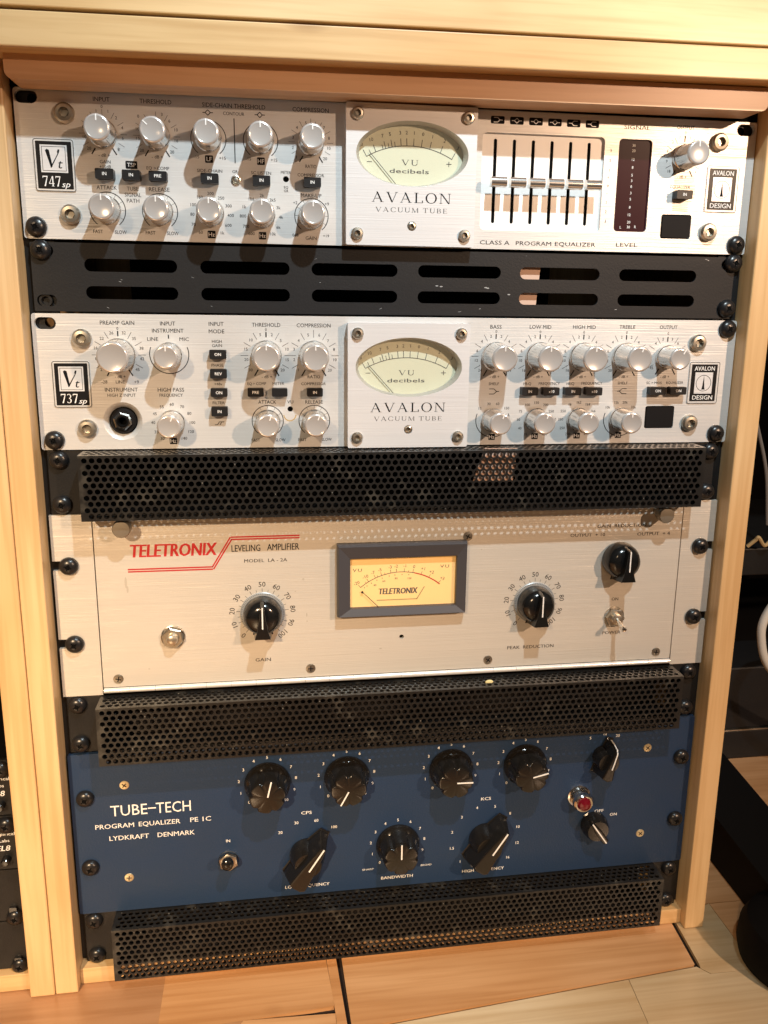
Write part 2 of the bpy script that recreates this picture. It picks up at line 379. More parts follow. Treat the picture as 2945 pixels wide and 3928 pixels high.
def alu_knob(rb, rt, h, mark=True):
    b = MB(); b.lathe(0, 0, [(rb - .6, 0), (rb, -.8), (rb, -3.0), (rb - .5, -3.6), (rb - .9, -h * .55), (rt + .7, -h + 2.8), (rt + .62, -h + 1.4)], 44)
    o = b.build('knob', 'knob', None, smooth=True, ang=28, local=True)
    b = MB(); b.lathe(0, 0, [(rt + .62, -h + 1.4)] + [(rt - .8 + 1.4 * math.cos(math.radians(q)), -h + 1.4 - 1.4 * math.sin(math.radians(q))) for q in (0, 22, 45, 67, 90)] + [(rt - 1.1, -h + .12), (0, -h + .12)], 44)
    b.build('knob_cap', 'cap', None, smooth=True, ang=28, local=True).parent = o
    if mark:
        c = MB(); c.box(-.35, .35, -rt - .2, -rt + 3.4, -h - .12, -h + .9)
        k = c.build('pointer_mark', 'whiteprint', None, local=True); k.parent = o
    return proto(o)
SCR = screw_black(); SOC = socket_screw(6.0, m='nickel'); SOCS = socket_screw(3.9, m='nickel')
KS = alu_knob(8.4, 7.1, 21.5); KB = alu_knob(10.1, 8.2, 25); KP = alu_knob(10.8, 9.2, 25)
def flat_screw(r, m):
    b = MB(); b.lathe(0, 0, [(r, -.05), (r * .93, -.45), (r * .5, -.7), (0, -.75)], 24)
    o = b.build('panel_screw', m, None, smooth=True, local=True)
    c = MB(); c.line(-r * .55, -.1, r * .55, .1, r * .22, -.80); c.line(.1, -r * .55, -.1, r * .55, r * .22, -.81)
    k = c.build('cross_recess', 'blackprint', None, local=True); k.parent = o; return proto(o)
FSB = flat_screw(3.5, 'brass'); FSN = flat_screw(3.6, 'nickel')

def button(parent, x0, x1, y0, y1, txt, h=7.0, z0=0, m='button'):
    cx, cy = (x0 + x1) / 2, (y0 + y1) / 2
    o = MB().plate(rr(x0, x1, y0, y1, .6, 2), [], -h, z0 + .5).build('push_button', m, parent, (cx, cy, z0), bevel=.35)
    if txt:
        t = MB(); text(t, txt, cx, cy, 1.9, -h - .06, bold=.03); t.build('button_lettering', 'whiteprint', o, (cx, cy, z0))
    return o
def badge_vt(parent, x0, x1, y0, y1, num):
    c = ((x0 + x1) / 2, (y0 + y1) / 2, 0)
    o = MB().plate(rr(x0, x1, y0, y1, 1.8), [], -.5, .2).build('name_badge', 'silver', parent, c)
    b = MB(); b.frame(x0 + .15, x1 - .15, y0 + .15, y1 - .15, .4, -.53, 1.6)
    b.plate(rr(x0 + 1.5, x1 - 1.5, y0 + 1.5, y1 - 1.5, .5, 2), [], -.55, -.4).build('badge_field', 'badge', o, c)
    wi = MB(); wx0, wx1, wy0, wy1 = x0 + 4.0, x1 - 4.2, y0 + 3.6, y0 + 19.6
    wi.rect(wx0, wx1, wy0, wy1, -.60); wi.build('badge_window', 'plate', o, c)
    l = MB(); l.frame(wx0 + .9, wx1 - .9, wy0 + .9, wy1 - .9, .28, -.66)
    cx = (wx0 + wx1) / 2; hy = wy1 - 2.6
    # script V and t
    for p in ([(-4.9, -10.2), (-3.9, -11.0), (-2.6, -10.4), (-1.0, -1.0), (-2.0, 0)], [(-2.4, -.4), (-1.7, -.2), (3.2, -9.0), (3.6, -10.8), (2.6, -10.9), (2.1, -9.6), (2.3, -8.4)]):
        l.add([(cx + a, hy + b_, -.66) for a, b_ in p], [tuple(range(len(p)))])
    text(l, 't', cx + 3.6, hy - 2.6, 5.4, -.66, bold=.02, shear=.25)
    l.build('badge_lettering', 'blackprint', o, c)
    n_ = MB(); yb = y1 - 3.0
    stext(n_, num, x0 + 4.2, x0 + 15.0, yb, 6.0, -.62, .08, .002); text(n_, 'sp', x0 + 18.0, yb - 1.4, 3.4, -.62, bold=.02, shear=.3, w=5)
    n_.build('badge_number', 'whiteprint', o, c); return o
def badge_maker(parent, x0, x1, y0, y1):
    c = ((x0 + x1) / 2, (y0 + y1) / 2, 0); cx = c[0]
    o = MB().plate(rr(x0, x1, y0, y1, 1.6), [], -.5, .2).build('maker_badge', 'silver', parent, c)
    b = MB(); b.frame(x0 + .15, x1 - .15, y0 + .15, y1 - .15, .4, -.53, 1.5); b.plate(rr(x0 + 1.9, x1 - 1.9, y0 + 1.9, y1 - 1.9, .5, 2), [], -.56, -.4).build('badge_field', 'badge', o, c)
    wi = MB(); wi.rect(x0 + 5, x1 - 5, y0 + 7.6, y1 - 7.4, -.60); wi.build('badge_window', 'plate', o, c)
    l = MB(); cy = (y0 + y1) / 2 + .2; l.arc(cx, cy, 5.7, .35, 0, 360, -.66, 36)
    l.add([(cx, cy - 5.6, -.66), (cx + .9, cy + 3.2, -.66), (cx + 1.4, cy + 4.6, -.66), (cx - 1.4, cy + 4.6, -.66), (cx - .9, cy + 3.2, -.66)], [(0, 1, 2, 3, 4)])
    l.build('badge_emblem', 'blackprint', o, c)
    t = MB(); text(t, 'AVALON', cx, y0 + 4.8, 3.0, -.62, w=15.5, bold=.025); text(t, 'DESIGN', cx, y1 - 4.6, 3.0, -.62, w=15.5, bold=.025)
    t.build('badge_lettering', 'whiteprint', o, c); return o
def chassis(parent, x0, x1, y0, y1, org):
    MB().box(x0, x1, y0, y1, 3.4, 240).build('chassis', 'matteblack', parent, org)
def faceplate(parent, y0, y1, m, slots, holes, org, x0=-.6, x1=483.2, th=3.2):
    loop = rr(x0, x1, y0, y1, 1.8, 4)
    return MB().plate(loop, [slot(x, y, 13.2, 7.6) for x, y in slots] + holes, 0, th).build('faceplate', m, parent, org, bevel=.3)

def vu_meter(parent, px0, px1, py0, py1, cy, org, scr, set_y):
    cx = 242.6; T = 8.0
    pl = MB().plate(rr(px0, px1, py0, py1, .8, 2), [circ(cx, cy, 36.6, 64, 19.9), circ(cx, set_y, 3.0, 18)], -T, -.05).build('meter_plate', 'plate', parent, (cx, cy, 0), bevel=.3)
    rim = MB(); rim.lathe(cx, cy, [(1, -T + .05), (.94, -3.6), (.94, -.3)], 72, 36.6, 19.9); rim.build('oval_rim', 'rim', pl, (cx, cy, 0), smooth=True)
    f = MB(); f.lathe(cx, cy, [(0, -.5), (1.0, -.5)], 64, 35.5, 19.0); face = f.build('dial_face', 'dial', parent, (cx, cy, 0))
    p = MB(); ac = cy + 51.7; R = 57.8; z = -.6
    p.arc(cx - .9, ac, R, .45, -29.2, 29.2, z)
    tk = [(-29.2, '20'), (-22.5, '10'), (-15.8, '7'), (-11.5, '5'), (-5.6, '3'), (-1.9, '2'), (2.5, '1'), (7.6, '0'), (13.2, '1'), (20.5, '2'), (29.0, '3')]
    for a, s in tk:
        p.tick(cx - .9, ac, R, R + 4.6, a, .4, z); q = math.radians(a)
        text(p, s, cx - .9 + (R + 8.0) * math.sin(q), ac - (R + 8.0) * math.cos(q), 2.1, z, rot=a * .6)
    for a in (-17.5, -13.6, -9.5, -26): p.tick(cx - .9, ac, R, R + 3, a, .35, z)
    stext(p, 'VU', 236.4, 247.4, cy + 5.8, 3.4, z, .2); text(p, 'decibels', 241.6, cy + 9.4, 2.6, z, w=26, bold=.02)
    p.line(213.8, cy + 4.4, 217.0, cy + 4.4, .4, z); p.line(266.2, cy + 4.2, 269.6, cy + 4.2, .45, z); p.line(267.9, cy + 2.6, 267.9, cy + 5.8, .45, z)
    p.build('dial_lettering', 'greyprint', face, (cx, cy, 0))
    nd = MB(); nd.box(-.2, .2, -30, 0, -2.0, -1.8); no = nd.build('needle', 'bezel', face, (235.5, cy + 21.0, 0), local=True); no.rotation_euler = (0, math.radians(-42), 0)
    MB().lathe(cx, cy, [(0, -3.4), (.94, -3.4)], 48, 36.6, 19.9).build('meter_glass', 'glass', pl, (cx, cy, 0))
    for x, y in scr: inst(SOCS, parent, (x, y, -T))
    MB().lathe(cx, set_y, [(2.9, -T + 1), (2.6, -T + .2), (1.6, -T - .1), (1.3, -T + 1.6), (0, -T + 1.6)], 20).build('set_screw', 'nickel', parent, (cx, set_y, -T), smooth=True)
    l = MB(); l.z = 0
    stext(l, 'AVALON', 216.2, 268.3, cy + 29.8 if cy < 100 else cy + 30.2, 6.3, -T - .06, .17)
    l.build('maker_lettering', 'blackprint', pl, (cx, cy, 0))
    l = MB(); stext(l, 'VACUUM', 218.6, 247.0, cy + 35.8 if cy < 100 else cy + 36.2, 2.9, -T - .06, .24); stext(l, 'TUBE', 249.8, 266.0, cy + 35.8 if cy < 100 else cy + 36.2, 2.9, -T - .06, .24)
    l.build('plate_lettering', 'greyprint', pl, (cx, cy, 0))

# ================================================================== top unit: compressor and six-slider equaliser
u = thing('compressor_equalizer_unit', 'silver 747sp audio unit at the top of the rack with six slider faders', 'audio unit', (241, 88, 0))
O1 = (241, 45, 0)
holes = [rr(290.2, 374.6, 14.6, 75.9, 3.0), rr(384.6, 408.3, 15.0, 74.6, 2.6), rr(418.8, 441.0, 62.4, 78.6, 1.6), circ(161.7, 48.1, 1.9, 16)]
fp = faceplate(u, 1.0, 88.2, 'silver', [(6.6, 6.0), (475.2, 6.1)], holes, O1)
chassis(u, 22, 460, 3, 86, O1)
R1, R2 = 25.5, 70.2
ink = MB(); Z = -.07
def pr(s, x, y, h=2.3, **k): text(ink, s, x, y, h, **k)
pr('INPUT', 50.5, 5.7, 2.5, w=9.8); pr('THRESHOLD', 82.6, 5.6, 2.5, w=19); pr('SIDE-CHAIN THRESHOLD', 130, 6.0, 2.5, w=38.8); pr('COMPRESSION', 177.8, 6.2, 2.5, w=22.8)
pr('CONTOUR', 129.8, 10.5, 2.0, w=13); ink.rect(129.6, 130.2, 13.2, 39.7, Z)
for x in (113.9, 145.9):
    for a, b, c, d in ((-3.2, 0, -1.5, 0), (1.5, 0, 3.2, 0), (-1.6, 0, 0, -1.6), (0, -1.6, 1.6, 0), (1.6, 0, 0, 1.6), (0, 1.6, -1.6, 0)): ink.line(x + a, 10.5 + b, x + c, 10.5 + d, .5, Z)
for x, nums in ((50.4, [(39.3, 27.5, '10'), (41.5, 34, '20'), (59.1, 34, '8'), (61.9, 27.5, '6'), (61.9, 21.5, '4'), (58.6, 15.9, '2'), (38.9, 21.5, '6'), (42, 15.9, '3'), (54, 12.4, '1'), (47, 12.4, '1'), (50.4, 9.8, '0')]),
                (82.3, [(71.8, 14.4, '0'), (71.1, 21.8, '10'), (71.1, 27.2, '15'), (73, 34.1, '20'), (91.3, 34.4, '20'), (94.2, 27.7, '16'), (94.3, 21.4, '10'), (90.4, 16.4, '6'), (86, 12.8, '3')]),
                (177.8, [(174.7, 14, '5'), (180.8, 13.9, '6'), (169, 16.9, '4'), (186.2, 16.4, '7'), (166.5, 22.8, '3'), (189.3, 22.5, '8'), (166.3, 28.9, '2'), (189.3, 28.5, '10'), (168.6, 34.6, '1'), (186.8, 34.9, '20')])):
    for a in (-148, 148): ink.tick(x, R1, 9.8, 14.0, a, .75, Z)
    for a in range(-120, 121, 30): ink.tick(x, R1, 10.2, 14.2, a, .22, Z)
    for nx, ny, s in nums: pr(s, nx, ny, 1.8)
pr('- dB +', 50.3, 37.8, 1.9); pr('- dB +', 82.2, 37.6, 1.9); pr('RATIO', 177.7, 39.9, 2.1, w=7)
pr('GAIN', 50.6, 41.6, 1.9); pr('+10dB', 50.5, 44.5, 1.8); pr('EQ    COMP', 82.2, 44.3, 1.9, w=13.8); pr('>', 80.4, 44.3, 1.8)
pr('ATTACK', 50.6, 56.7, 2.4, w=12.2); pr('TUBE', 66.2, 56.9, 2.3, w=7); pr('SIGNAL', 66.2, 60.6, 2.3, w=10); pr('PATH', 66.1, 64.1, 2.3, w=7.6); pr('RELEASE', 82.4, 56.9, 2.4, w=12.6)
for x in (50.4, 82.3, 177.8):
    ink.arc(x, R2, 10.8, .5, -142, 142, Z)
    for a in range(-120, 121, 30): ink.tick(x, R2, 8.6, 10.6, a, .18, Z)
for x in (113.8, 146.1): ink.arc(x, R1 + .3, 10.8, .5, -142, 142, Z)
for x in (50.6, 82.6): pr('FAST', x - 6.8, 83.1, 2.1, w=6); pr('SLOW', x + 7, 83.2, 2.1, w=7.2)
for x in (113.9, 146.1): pr('-15', x - 7.9, 36.7, 1.9); pr('+15', x + 8.2, 36.9, 1.9)
pr('SIDE-CHAIN', 113.9, 44.7, 1.9, w=15.6); pr('GR', 129.7, 44.7, 1.8); pr('SC LISTEN', 146, 44.9, 1.9, w=12.6); pr('METER', 161.7, 44.1, 1.8, w=6.4); pr('EQ', 161.7, 53.1, 1.5); pr('GR', 161.7, 55.3, 1.5)
pr('COMPRESSOR', 177.6, 45.2, 1.9, w=17); pr('MAKE-UP', 177.7, 57.6, 2.3, w=13.2); pr('GAIN', 177.4, 84.0, 2.1); pr('+2', 167.4, 62.3, 1.8); pr('+9', 187.8, 62.5, 1.8); pr('0dB', 167.3, 82.3, 1.8); pr('+19', 187.2, 82.4, 1.8)
for s, x, y in (('200', 113.9, 58.3), ('160', 107.3, 60.7), ('250', 120.4, 60.9), ('100', 103, 65.4), ('300', 125, 65.5), ('80', 102.2, 71.2), ('400', 126.1, 71.3), ('70', 102.7, 77.4), ('600', 124.5, 77.4), ('60', 107, 82), ('1k', 120.7, 82.1),
                ('2k', 146.2, 58.5), ('1k6', 139.6, 60.9), ('2k5', 152.9, 61.1), ('1k', 135, 65.7), ('3k', 156.6, 65.7), ('800', 133.9, 71.4), ('4k', 158.1, 71.5), ('700', 135.7, 77.7), ('6k', 156.4, 77.8), ('600', 139.1, 82.1), ('10k', 152.9, 82)): pr(s, x, y, 1.9)
pr('CLASS A', 301, 84.0, 2.6, w=20.6); pr('PROGRAM', 328.2, 84.0, 2.6, w=25); pr('EQUALIZER', 357.8, 83.9, 2.6, w=29); pr('SIGNAL', 396.6, 7.5, 2.6, w=18.6); pr('LEVEL', 395, 83.4, 2.6, w=15.6)
pr('OUTPUT', 431.2, 6.1, 2.4, w=12.8); pr('EQUALIZER', 430.8, 44.4, 1.9, w=14.4)
for s, x, y in (('3', 379, 22.7), ('2', 378.9, 29.1), ('1', 378.8, 35.3), ('+', 378.3, 40), ('0', 378.5, 45.2), ('-', 378.2, 50), ('1', 378.1, 55.9), ('2', 378.2, 62), ('3', 378.3, 68.2)): pr(s, x, y, 1.9)
for a in (-148, 148): ink.tick(431.3, R1, 9.8, 14.0, a, .75, Z)
for a in range(-120, 121, 30): ink.tick(431.3, R1, 10.2, 14.2, a, .3 if a else .7, Z)
for s, x, y in (('0', 431.3, 9.6), ('1', 427.5, 12.6), ('1', 435.2, 12.6), ('3', 422.6, 15.6), ('6', 419.6, 21.3), ('9', 419.4, 28), ('18', 421.6, 34.4), ('2', 440, 15.6), ('9', 441, 34.4)): pr(s, x, y, 1.8)
pr('- dB +', 431.2, 37.8, 1.9)
ink.build('printed_lettering', 'blackprint', fp, O1, kind='stuff')
def printed_box(x0, x1, y0, y1, draw, r=.5):
    c = ((x0 + x1) / 2, (y0 + y1) / 2, 0)
    o = MB(); o.add([(p[0], p[1], -.09) for p in rr(x0, x1, y0, y1, r, 2)], [tuple(range(12))]); o = o.build('printed_box', 'blackprint', u, c)
    t = MB(); draw(t, *c[:2]); t.build('reversed_lettering', 'plate', o, c)
for s, x0, x1, y0, y1 in (('TSP', 62.7, 69.8, 40.6, 45.2), ('LF', 111.3, 116.3, 35.5, 40.0), ('HF', 143.6, 148.5, 35.6, 40.1), ('Hz', 111.3, 116.3, 80.9, 85.6), ('Hz', 143.7, 148.5, 80.9, 85.6)):
    printed_box(x0, x1, y0, y1, lambda t, x, y: text(t, s, x, y, 2.5 if s != 'TSP' else 2.3, -.13, bold=.02))
for i in range(6):
    def icon(t, x, y):
        segs = [(-3.4, 0, -1.4, 0), (1.4, 0, 3.4, 0)] if 0 < i < 4 else ([(1.2, 0, 3.4, 0)] if i == 0 else [(-3.4, 0, -1.2, 0)])
        if 0 < i < 4: segs += [(-1.7, 0, 0, -1.5), (0, -1.5, 1.7, 0), (1.7, 0, 0, 1.5), (0, 1.5, -1.7, 0)]
        elif i == 0: segs += [(-2.6, -1.4, 0, -1.4), (-2.6, 1.4, 0, 1.4), (0, -1.4, 1.4, 0), (0, 1.4, 1.4, 0)]
        else: segs += [(2.6, -1.4, 0, -1.4), (2.6, 1.4, 0, 1.4), (0, -1.4, -1.4, 0), (0, 1.4, -1.4, 0)]
        for a, b, c, d in segs: t.line(x + a, y + b, x + c, y + d, .38, -.13)
    x = 299.85 + 13.0 * i; printed_box(x - 4.65, x + 4.65, 4.5, 9.2, icon, .8)
for x in (50.4, 82.3, 113.8, 146.1, 177.8, 431.3): inst(KS, u, (x, R1, 0), {50.4: 0, 82.3: -48, 431.3: 0}.get(x, 0))
for x in (50.4, 82.3, 113.8, 146.1, 177.8): inst(KS, u, (x, R2, 0), 0)
for x0, x1, y0, y1, s in ((45.3, 56.3, 46.5, 52.4, 'IN'), (61.2, 72.0, 46.8, 52.5, 'IN'), (77.2, 88.1, 46.9, 52.6, 'PRE'), (108.6, 119.5, 47.1, 52.9, 'IN'), (140.6, 151.7, 47.3, 53.1, 'IN'), (172.7, 183.7, 47.4, 53.2, 'IN'), (425.4, 436.8, 47.2, 52.7, 'IN')): button(u, x0, x1, y0, y1, s)
badge_vt(u, 8.6, 32.6, 29.4, 60.1, '747'); badge_maker(u, 449.3, 473.2, 29.6, 60.4)
for x, y in ((28.7, 14.7), (28.2, 73.5), (456.0, 14.8), (453.6, 73.7)): inst(SOC, u, (x, y, 0))
for x, y in ((7.2, 81.3), (475.6, 81.7)): inst(SCR, u, (x, y, 0), random.uniform(10, 60))
MB().lathe(130.2, 49.8, [(3.2, .1), (3.0, -.9), (2.2, -1.2), (2.0, -.4), (1.4, -1.2), (0, -1.5)], 24).build('indicator_lamp', 'nickel', u, (130.2, 49.8, 0), smooth=True)
MB().plate(circ(161.7, 48.1, 2.6, 20), [], 2.6, 3.0).build('hole_backing', 'hole', u, (161.7, 48.1, 2))
vu_meter(u, 199.6, 284.6, 1.9, 88.0, 31.3, O1, [(207.0, 8.6), (278.3, 8.5), (206.8, 81.0), (277.8, 80.8)], 75.6)
# slider recess
sl = [299.6 + 12.98 * i for i in range(6)]
rf = MB().plate(rr(289.0, 375.8, 13.4, 77.0, 3), [slot(x, 44.6, 2.3, 53.4) for x in sl], 2.4, 3.15).build('slider_recess', 'recess', u, (332, 45, 2))
MB().rect(290, 375, 14, 76, 3.3).build('recess_backing', 'hole', u, (332, 45, 3))
for x in sl:
    b = MB(); n = 8; pts = []
    for i in range(n + 1):
        a = math.pi * i / n; pts.append((46.4 - 3.1 * math.cos(a), -9.5 - 2.4 * math.sin(a)))
    pts = [(46.4 - 3.1, -6.0)] + pts + [(46.4 + 3.1, -6.0)]
    k = len(pts); x0, x1 = x - 5.2, x + 5.2
    b.add([(x0, p[0], p[1]) for p in pts] + [(x1, p[0], p[1]) for p in pts], [(i, (i + 1) % k, k + (i + 1) % k, k + i) for i in range(k)] + [tuple(range(k)), tuple(range(2 * k - 1, k - 1, -1))])
    o = b.build('slider_cap', 'knob', u, (x, 46.4, 0), smooth=True, ang=45)
    MB().box(x - .6, x + .6, 44.4, 48.4, -6.2, 3).build('slider_stem', 'nickel', o, (x, 46.4, 0))
# level window
lw = MB().rect(384, 409, 14.5, 75, 1.6).build('level_window', 'ledwin', u, (396.5, 45, 1))
t = MB()
for s, y in (('30', 18.6), ('20', 22.0), ('12', 27.5), ('8', 32.6), ('5', 37.6), ('3', 41.2), ('0', 45.0), ('3', 49.2), ('5', 53.2), ('8', 58.4), ('12', 63.4), ('20', 68.2), ('30', 71.4)): text(t, s, 395.9, y, 1.7, 1.5)
text(t, 'L', 390.2, 71.7, 1.7, 1.5); text(t, 'R', 400.8, 71.2, 1.7, 1.5); t.build('window_lettering', 'whiteprint', lw, (396.5, 45, 1))
ps = MB().plate(rr(419.6, 440.3, 63.2, 77.8, 1), [], -.6, 3).build('power_switch', 'switch', u, (430, 70, 0), bevel=.4)

# ================================================================== vented blank panel
u = thing('vent_panel', 'flat black 1U blank panel with two rows of long slots below the top silver unit', 'vent panel', (241, 132, 0))
O2 = (241, 111, 0)
sx_ = [(62.6, 57.4), (134.5, 57.4), (206.3, 57.4), (277.6, 57.4), (348.4, 57.2), (420.0, 57.4)]
hs = [slot(x, y, wd, 8.0) for x, wd in sx_ for y in (103.6, 120.6)]
MB().plate(rr(2.0, 479.5, 90.2, 132.6, .8, 2), hs + [slot(9.8, 95.3, 12, 7.2), slot(9.8, 125.9, 12, 7.2), slot(473, 95.3, 12, 7.2), slot(473, 125.9, 12, 7.2)], .4, 2.2).build('panel', 'ventblack', u, O2, bevel=.3)
for x, y in ((8.6, 95.0), (475.5, 94.2), (473.6, 125.4)): inst(SCR, u, (x, y, .4), random.uniform(10, 60))
MB().lathe(8.6, 125.9, [(4.4, 3.0), (4.0, 1.6), (2.6, 1.6), (2.5, 4), (0, 4)], 20).build('threaded_insert', 'blacksteel', u, (8.6, 125.9, 2), smooth=True)

k = MB()
for i in range(14):
    x, y = random.uniform(20, 465), random.choice((random.uniform(91.5, 98), random.uniform(109.5, 114.5), random.uniform(126.5, 131.5))); a = random.uniform(-.5, .5); L_ = random.uniform(.5, 2.2)
    k.line(x, y, x + L_ * math.cos(a), y + L_ * math.sin(a), random.uniform(.12, .35), .36)
for x, y in ((262, 113), (265, 113.4), (296, 113.6), (297.5, 114), (312.5, 118)): k.lathe(x, y, [(0, .35), (.7, .36)], 6, 1.6, .6)
k.build('paint_scuffs', 'greyskirt', u, O2, kind='stuff')

# ================================================================== second silver unit
u = thing('preamp_unit', 'silver 737sp tube preamp unit with two rows of aluminium knobs and round input jack', 'audio unit', (241, 222, 0))
O3 = (241, 178, 0)
hs = [circ(52.0, 203.4, 12.6, 48), rr(418.4, 440.8, 195.2, 211.6, 1.6), circ(162.3, 196.0, 1.9, 16)]
fp = faceplate(u, 133.9, 222.2, 'silver', [(7.6, 140.1), (475.9, 140.0)], hs, O3)
chassis(u, 22, 460, 136, 220, O3)
A1, A2 = 160.0, 204.4
ink = MB()
pr('PREAMP GAIN', 52.0, 139.4, 2.5, w=21.4); pr('INPUT', 83.7, 139.6, 2.5, w=9.6); pr('INSTRUMENT', 83.6, 144.2, 2.5, w=20); pr('LINE', 73.8, 149.6, 2.3, w=7); pr('MIC', 93.8, 149.6, 2.3, w=6)
pr('INPUT', 114.7, 139.6, 2.5, w=9.6); pr('MODE', 114.8, 144.4, 2.5, w=10); pr('THRESHOLD', 147.2, 139.9, 2.5, w=18.6); pr('COMPRESSION', 178.6, 140, 2.5, w=22.6)
pr('BASS', 304.2, 139.8, 2.5, w=8); pr('LOW MID', 336.2, 139.6, 2.5, w=15.6); pr('HIGH MID', 368.2, 139.4, 2.5, w=16.8); pr('TREBLE', 400, 139.1, 2.5, w=11.8); pr('OUTPUT', 431, 139.0, 2.5, w=13.4)
cols = {52.0: [('26', 48, 145.9), ('32', 55.8, 145.8), ('22', 41.8, 149.4), ('35', 62, 149.4), ('16', 37.8, 155.5), ('38', 66.4, 155.6), ('42', 66.4, 162.4), ('45', 63.2, 169.4), ('2', 40.4, 169.4), ('8', 37.6, 162.4)],
        147.0: [('5', 143.2, 146.3), ('2', 150.8, 146.3), ('10', 137.1, 149.8), ('5', 156.6, 150.1), ('15', 133.7, 155.8), ('10', 160.8, 155.8), ('20', 133.7, 162.7), ('15', 160.8, 162.8), ('30', 136.4, 169.6), ('20', 157.6, 169.6)],
        178.5: [('5', 174.9, 146.3), ('6', 182.3, 146.3), ('4', 168.5, 150), ('7', 188.2, 150.1), ('3', 165.4, 155.8), ('8', 192.2, 155.8), ('2', 165.4, 162.7), ('10', 192.9, 162.7), ('1', 168.1, 169.5), ('20', 189.3, 169.7)]}
for x, o in ((304.6, '12 24'), (336.3, '10 16'), (368.2, '10 16'), (399.9, '12 20')):
    e, f = o.split()
    cols[x] = [('2', x - 3.6, 146.3), ('2', x + 3.8, 146.3), ('4', x - 10, 149.8), ('4', x + 9.4, 149.8), ('6', x - 13, 156.2), (e, x - 13.4, 162.8), (f, x - 10.6, 169.6), ('6', x + 13, 156.2), (e, x + 13.3, 162.8), (f, x + 10.4, 169.6)]
cols[431.2] = [('2', 427.6, 147.4), ('3', 434.6, 147.4), ('4', 422.3, 150.4), ('6', 439.2, 150.2), ('45', 420.4, 167.8)]
for x, L in cols.items():
    q = 10.6 if x != 431.2 else 9.4
    for a in (-149, 149): ink.tick(x, A1, q + .4, q + 5.2, a, .8, Z)
    for a in range(-120, 121, 30):
        if a: ink.tick(x, A1, q + 1.4, q + 6.4, a, .28, Z)
    if x != 178.5: ink.tick(x, A1, q + 1.4, q + 4.8, 0, .8, Z); pr('0', x, 143.0 if x != 431.2 else 143.4, 1.8)
    else: ink.tick(x, A1, q + 1.4, q + 6.4, 0, .28, Z)
    for s, nx, ny in L: pr(s, nx, ny, 1.9)
    if x == 178.5: pr('RATIO', x, 174.1, 2.1, w=8.4)
    else: pr('- dB +', x, 174.1 if x != 52.0 else 174.0, 1.9)
pr('-28', 41.8, 177.5, 2.0); pr('LINE', 51.8, 177.5, 2.0); pr('+9', 62.1, 177.5, 2.0); pr('INSTRUMENT', 52.2, 182.6, 2.5, w=20.8); pr('HIGH Z INPUT', 52.2, 186.2, 2.0, w=18)
pr('HIGH PASS', 83.9, 182.7, 2.5, w=17); pr('FREQUENCY', 83.9, 186.3, 2.0, w=15)
ink.arc(83.9, A1 - .5, 12.5, .55, 68, 292, Z); ink.rect(83.5, 84.2, 146.8, 149.4, Z)
for s, x, y in (('60', 84, 192.4), ('55', 77.4, 194), ('70', 90.6, 194), ('45', 72.7, 198.6), ('80', 95.1, 198.5), ('40', 71.4, 204.5), ('100', 97, 204.7), ('35', 73.2, 210.8), ('120', 95.9, 210.8), ('30', 77, 215.3), ('140', 91.3, 215.3)): pr(s, x, y, 1.9)
pr('HIGH', 114.8, 150.9, 1.9); pr('GAIN', 114.8, 153.6, 1.9); pr('PHASE', 114.7, 166.5, 1.9); pr('+48v', 114.8, 178.9, 1.8); pr('FILTER', 114.7, 191.5, 1.9)
for a, b, c, d in ((-3, 1, -1.2, .9), (-1.2, .9, 0, -1), (0, -1, 3.2, -1), (.4, 1, 1.6, -1)): ink.line(114.7 + a, 205.4 + b, 114.7 + c, 205.4 + d, .45, Z)
pr('EQ    COMP', 140.2, 178.7, 1.9, w=12.4); pr('>', 138.2, 178.7, 1.6); pr('METER', 154.6, 178.7, 1.9, w=7.8); pr('COMPRESSOR', 178.2, 178.8, 1.9, w=16.6); pr('ATTACK', 146.9, 191.1, 2.4, w=12); pr('VU', 162.4, 191.1, 2.2); pr('RELEASE', 178.5, 191.2, 2.4, w=12)
for x in (147.0, 178.6):
    ink.arc(x, 204.0, 10.5, .5, -142, 142, Z); pr('FAST', x - 8.3, 217.1, 2.0, w=5.6); pr('SLOW', x + 8.4, 217.1, 2.0, w=6.8)
    for a in range(-120, 121, 30): ink.tick(x, 204.0, 8.4, 10.3, a, .18, Z)
pr('SHELF', 304.3, 179, 1.9, w=7.4); pr('SHELF', 399.5, 178.6, 1.9, w=7.4); pr('HI-Q', 328.6, 179, 1.9); pr('FREQUENCY', 344.8, 178.9, 1.9, w=15.6); pr('HI-Q', 360.4, 179, 1.9); pr('FREQUENCY', 376.4, 178.7, 1.9, w=15.6); pr('SC > MIDS', 423.4, 178.4, 1.8, w=11.6); pr('EQUALIZER', 439.4, 178.3, 1.8, w=13)
for x, sg_ in ((304.5, 1), (399.5, -1)):
    for a, b, c, d in ((-3.4, -1.8, 0, -1.8), (-3.4, 1.8, 0, 1.8), (0, -1.8, 2, 0), (0, 1.8, 2, 0), (2, 0, 3.8, 0)): ink.line(x + sg_ * a, 184.4 + b, x + sg_ * c, 184.4 + d, .5, Z)
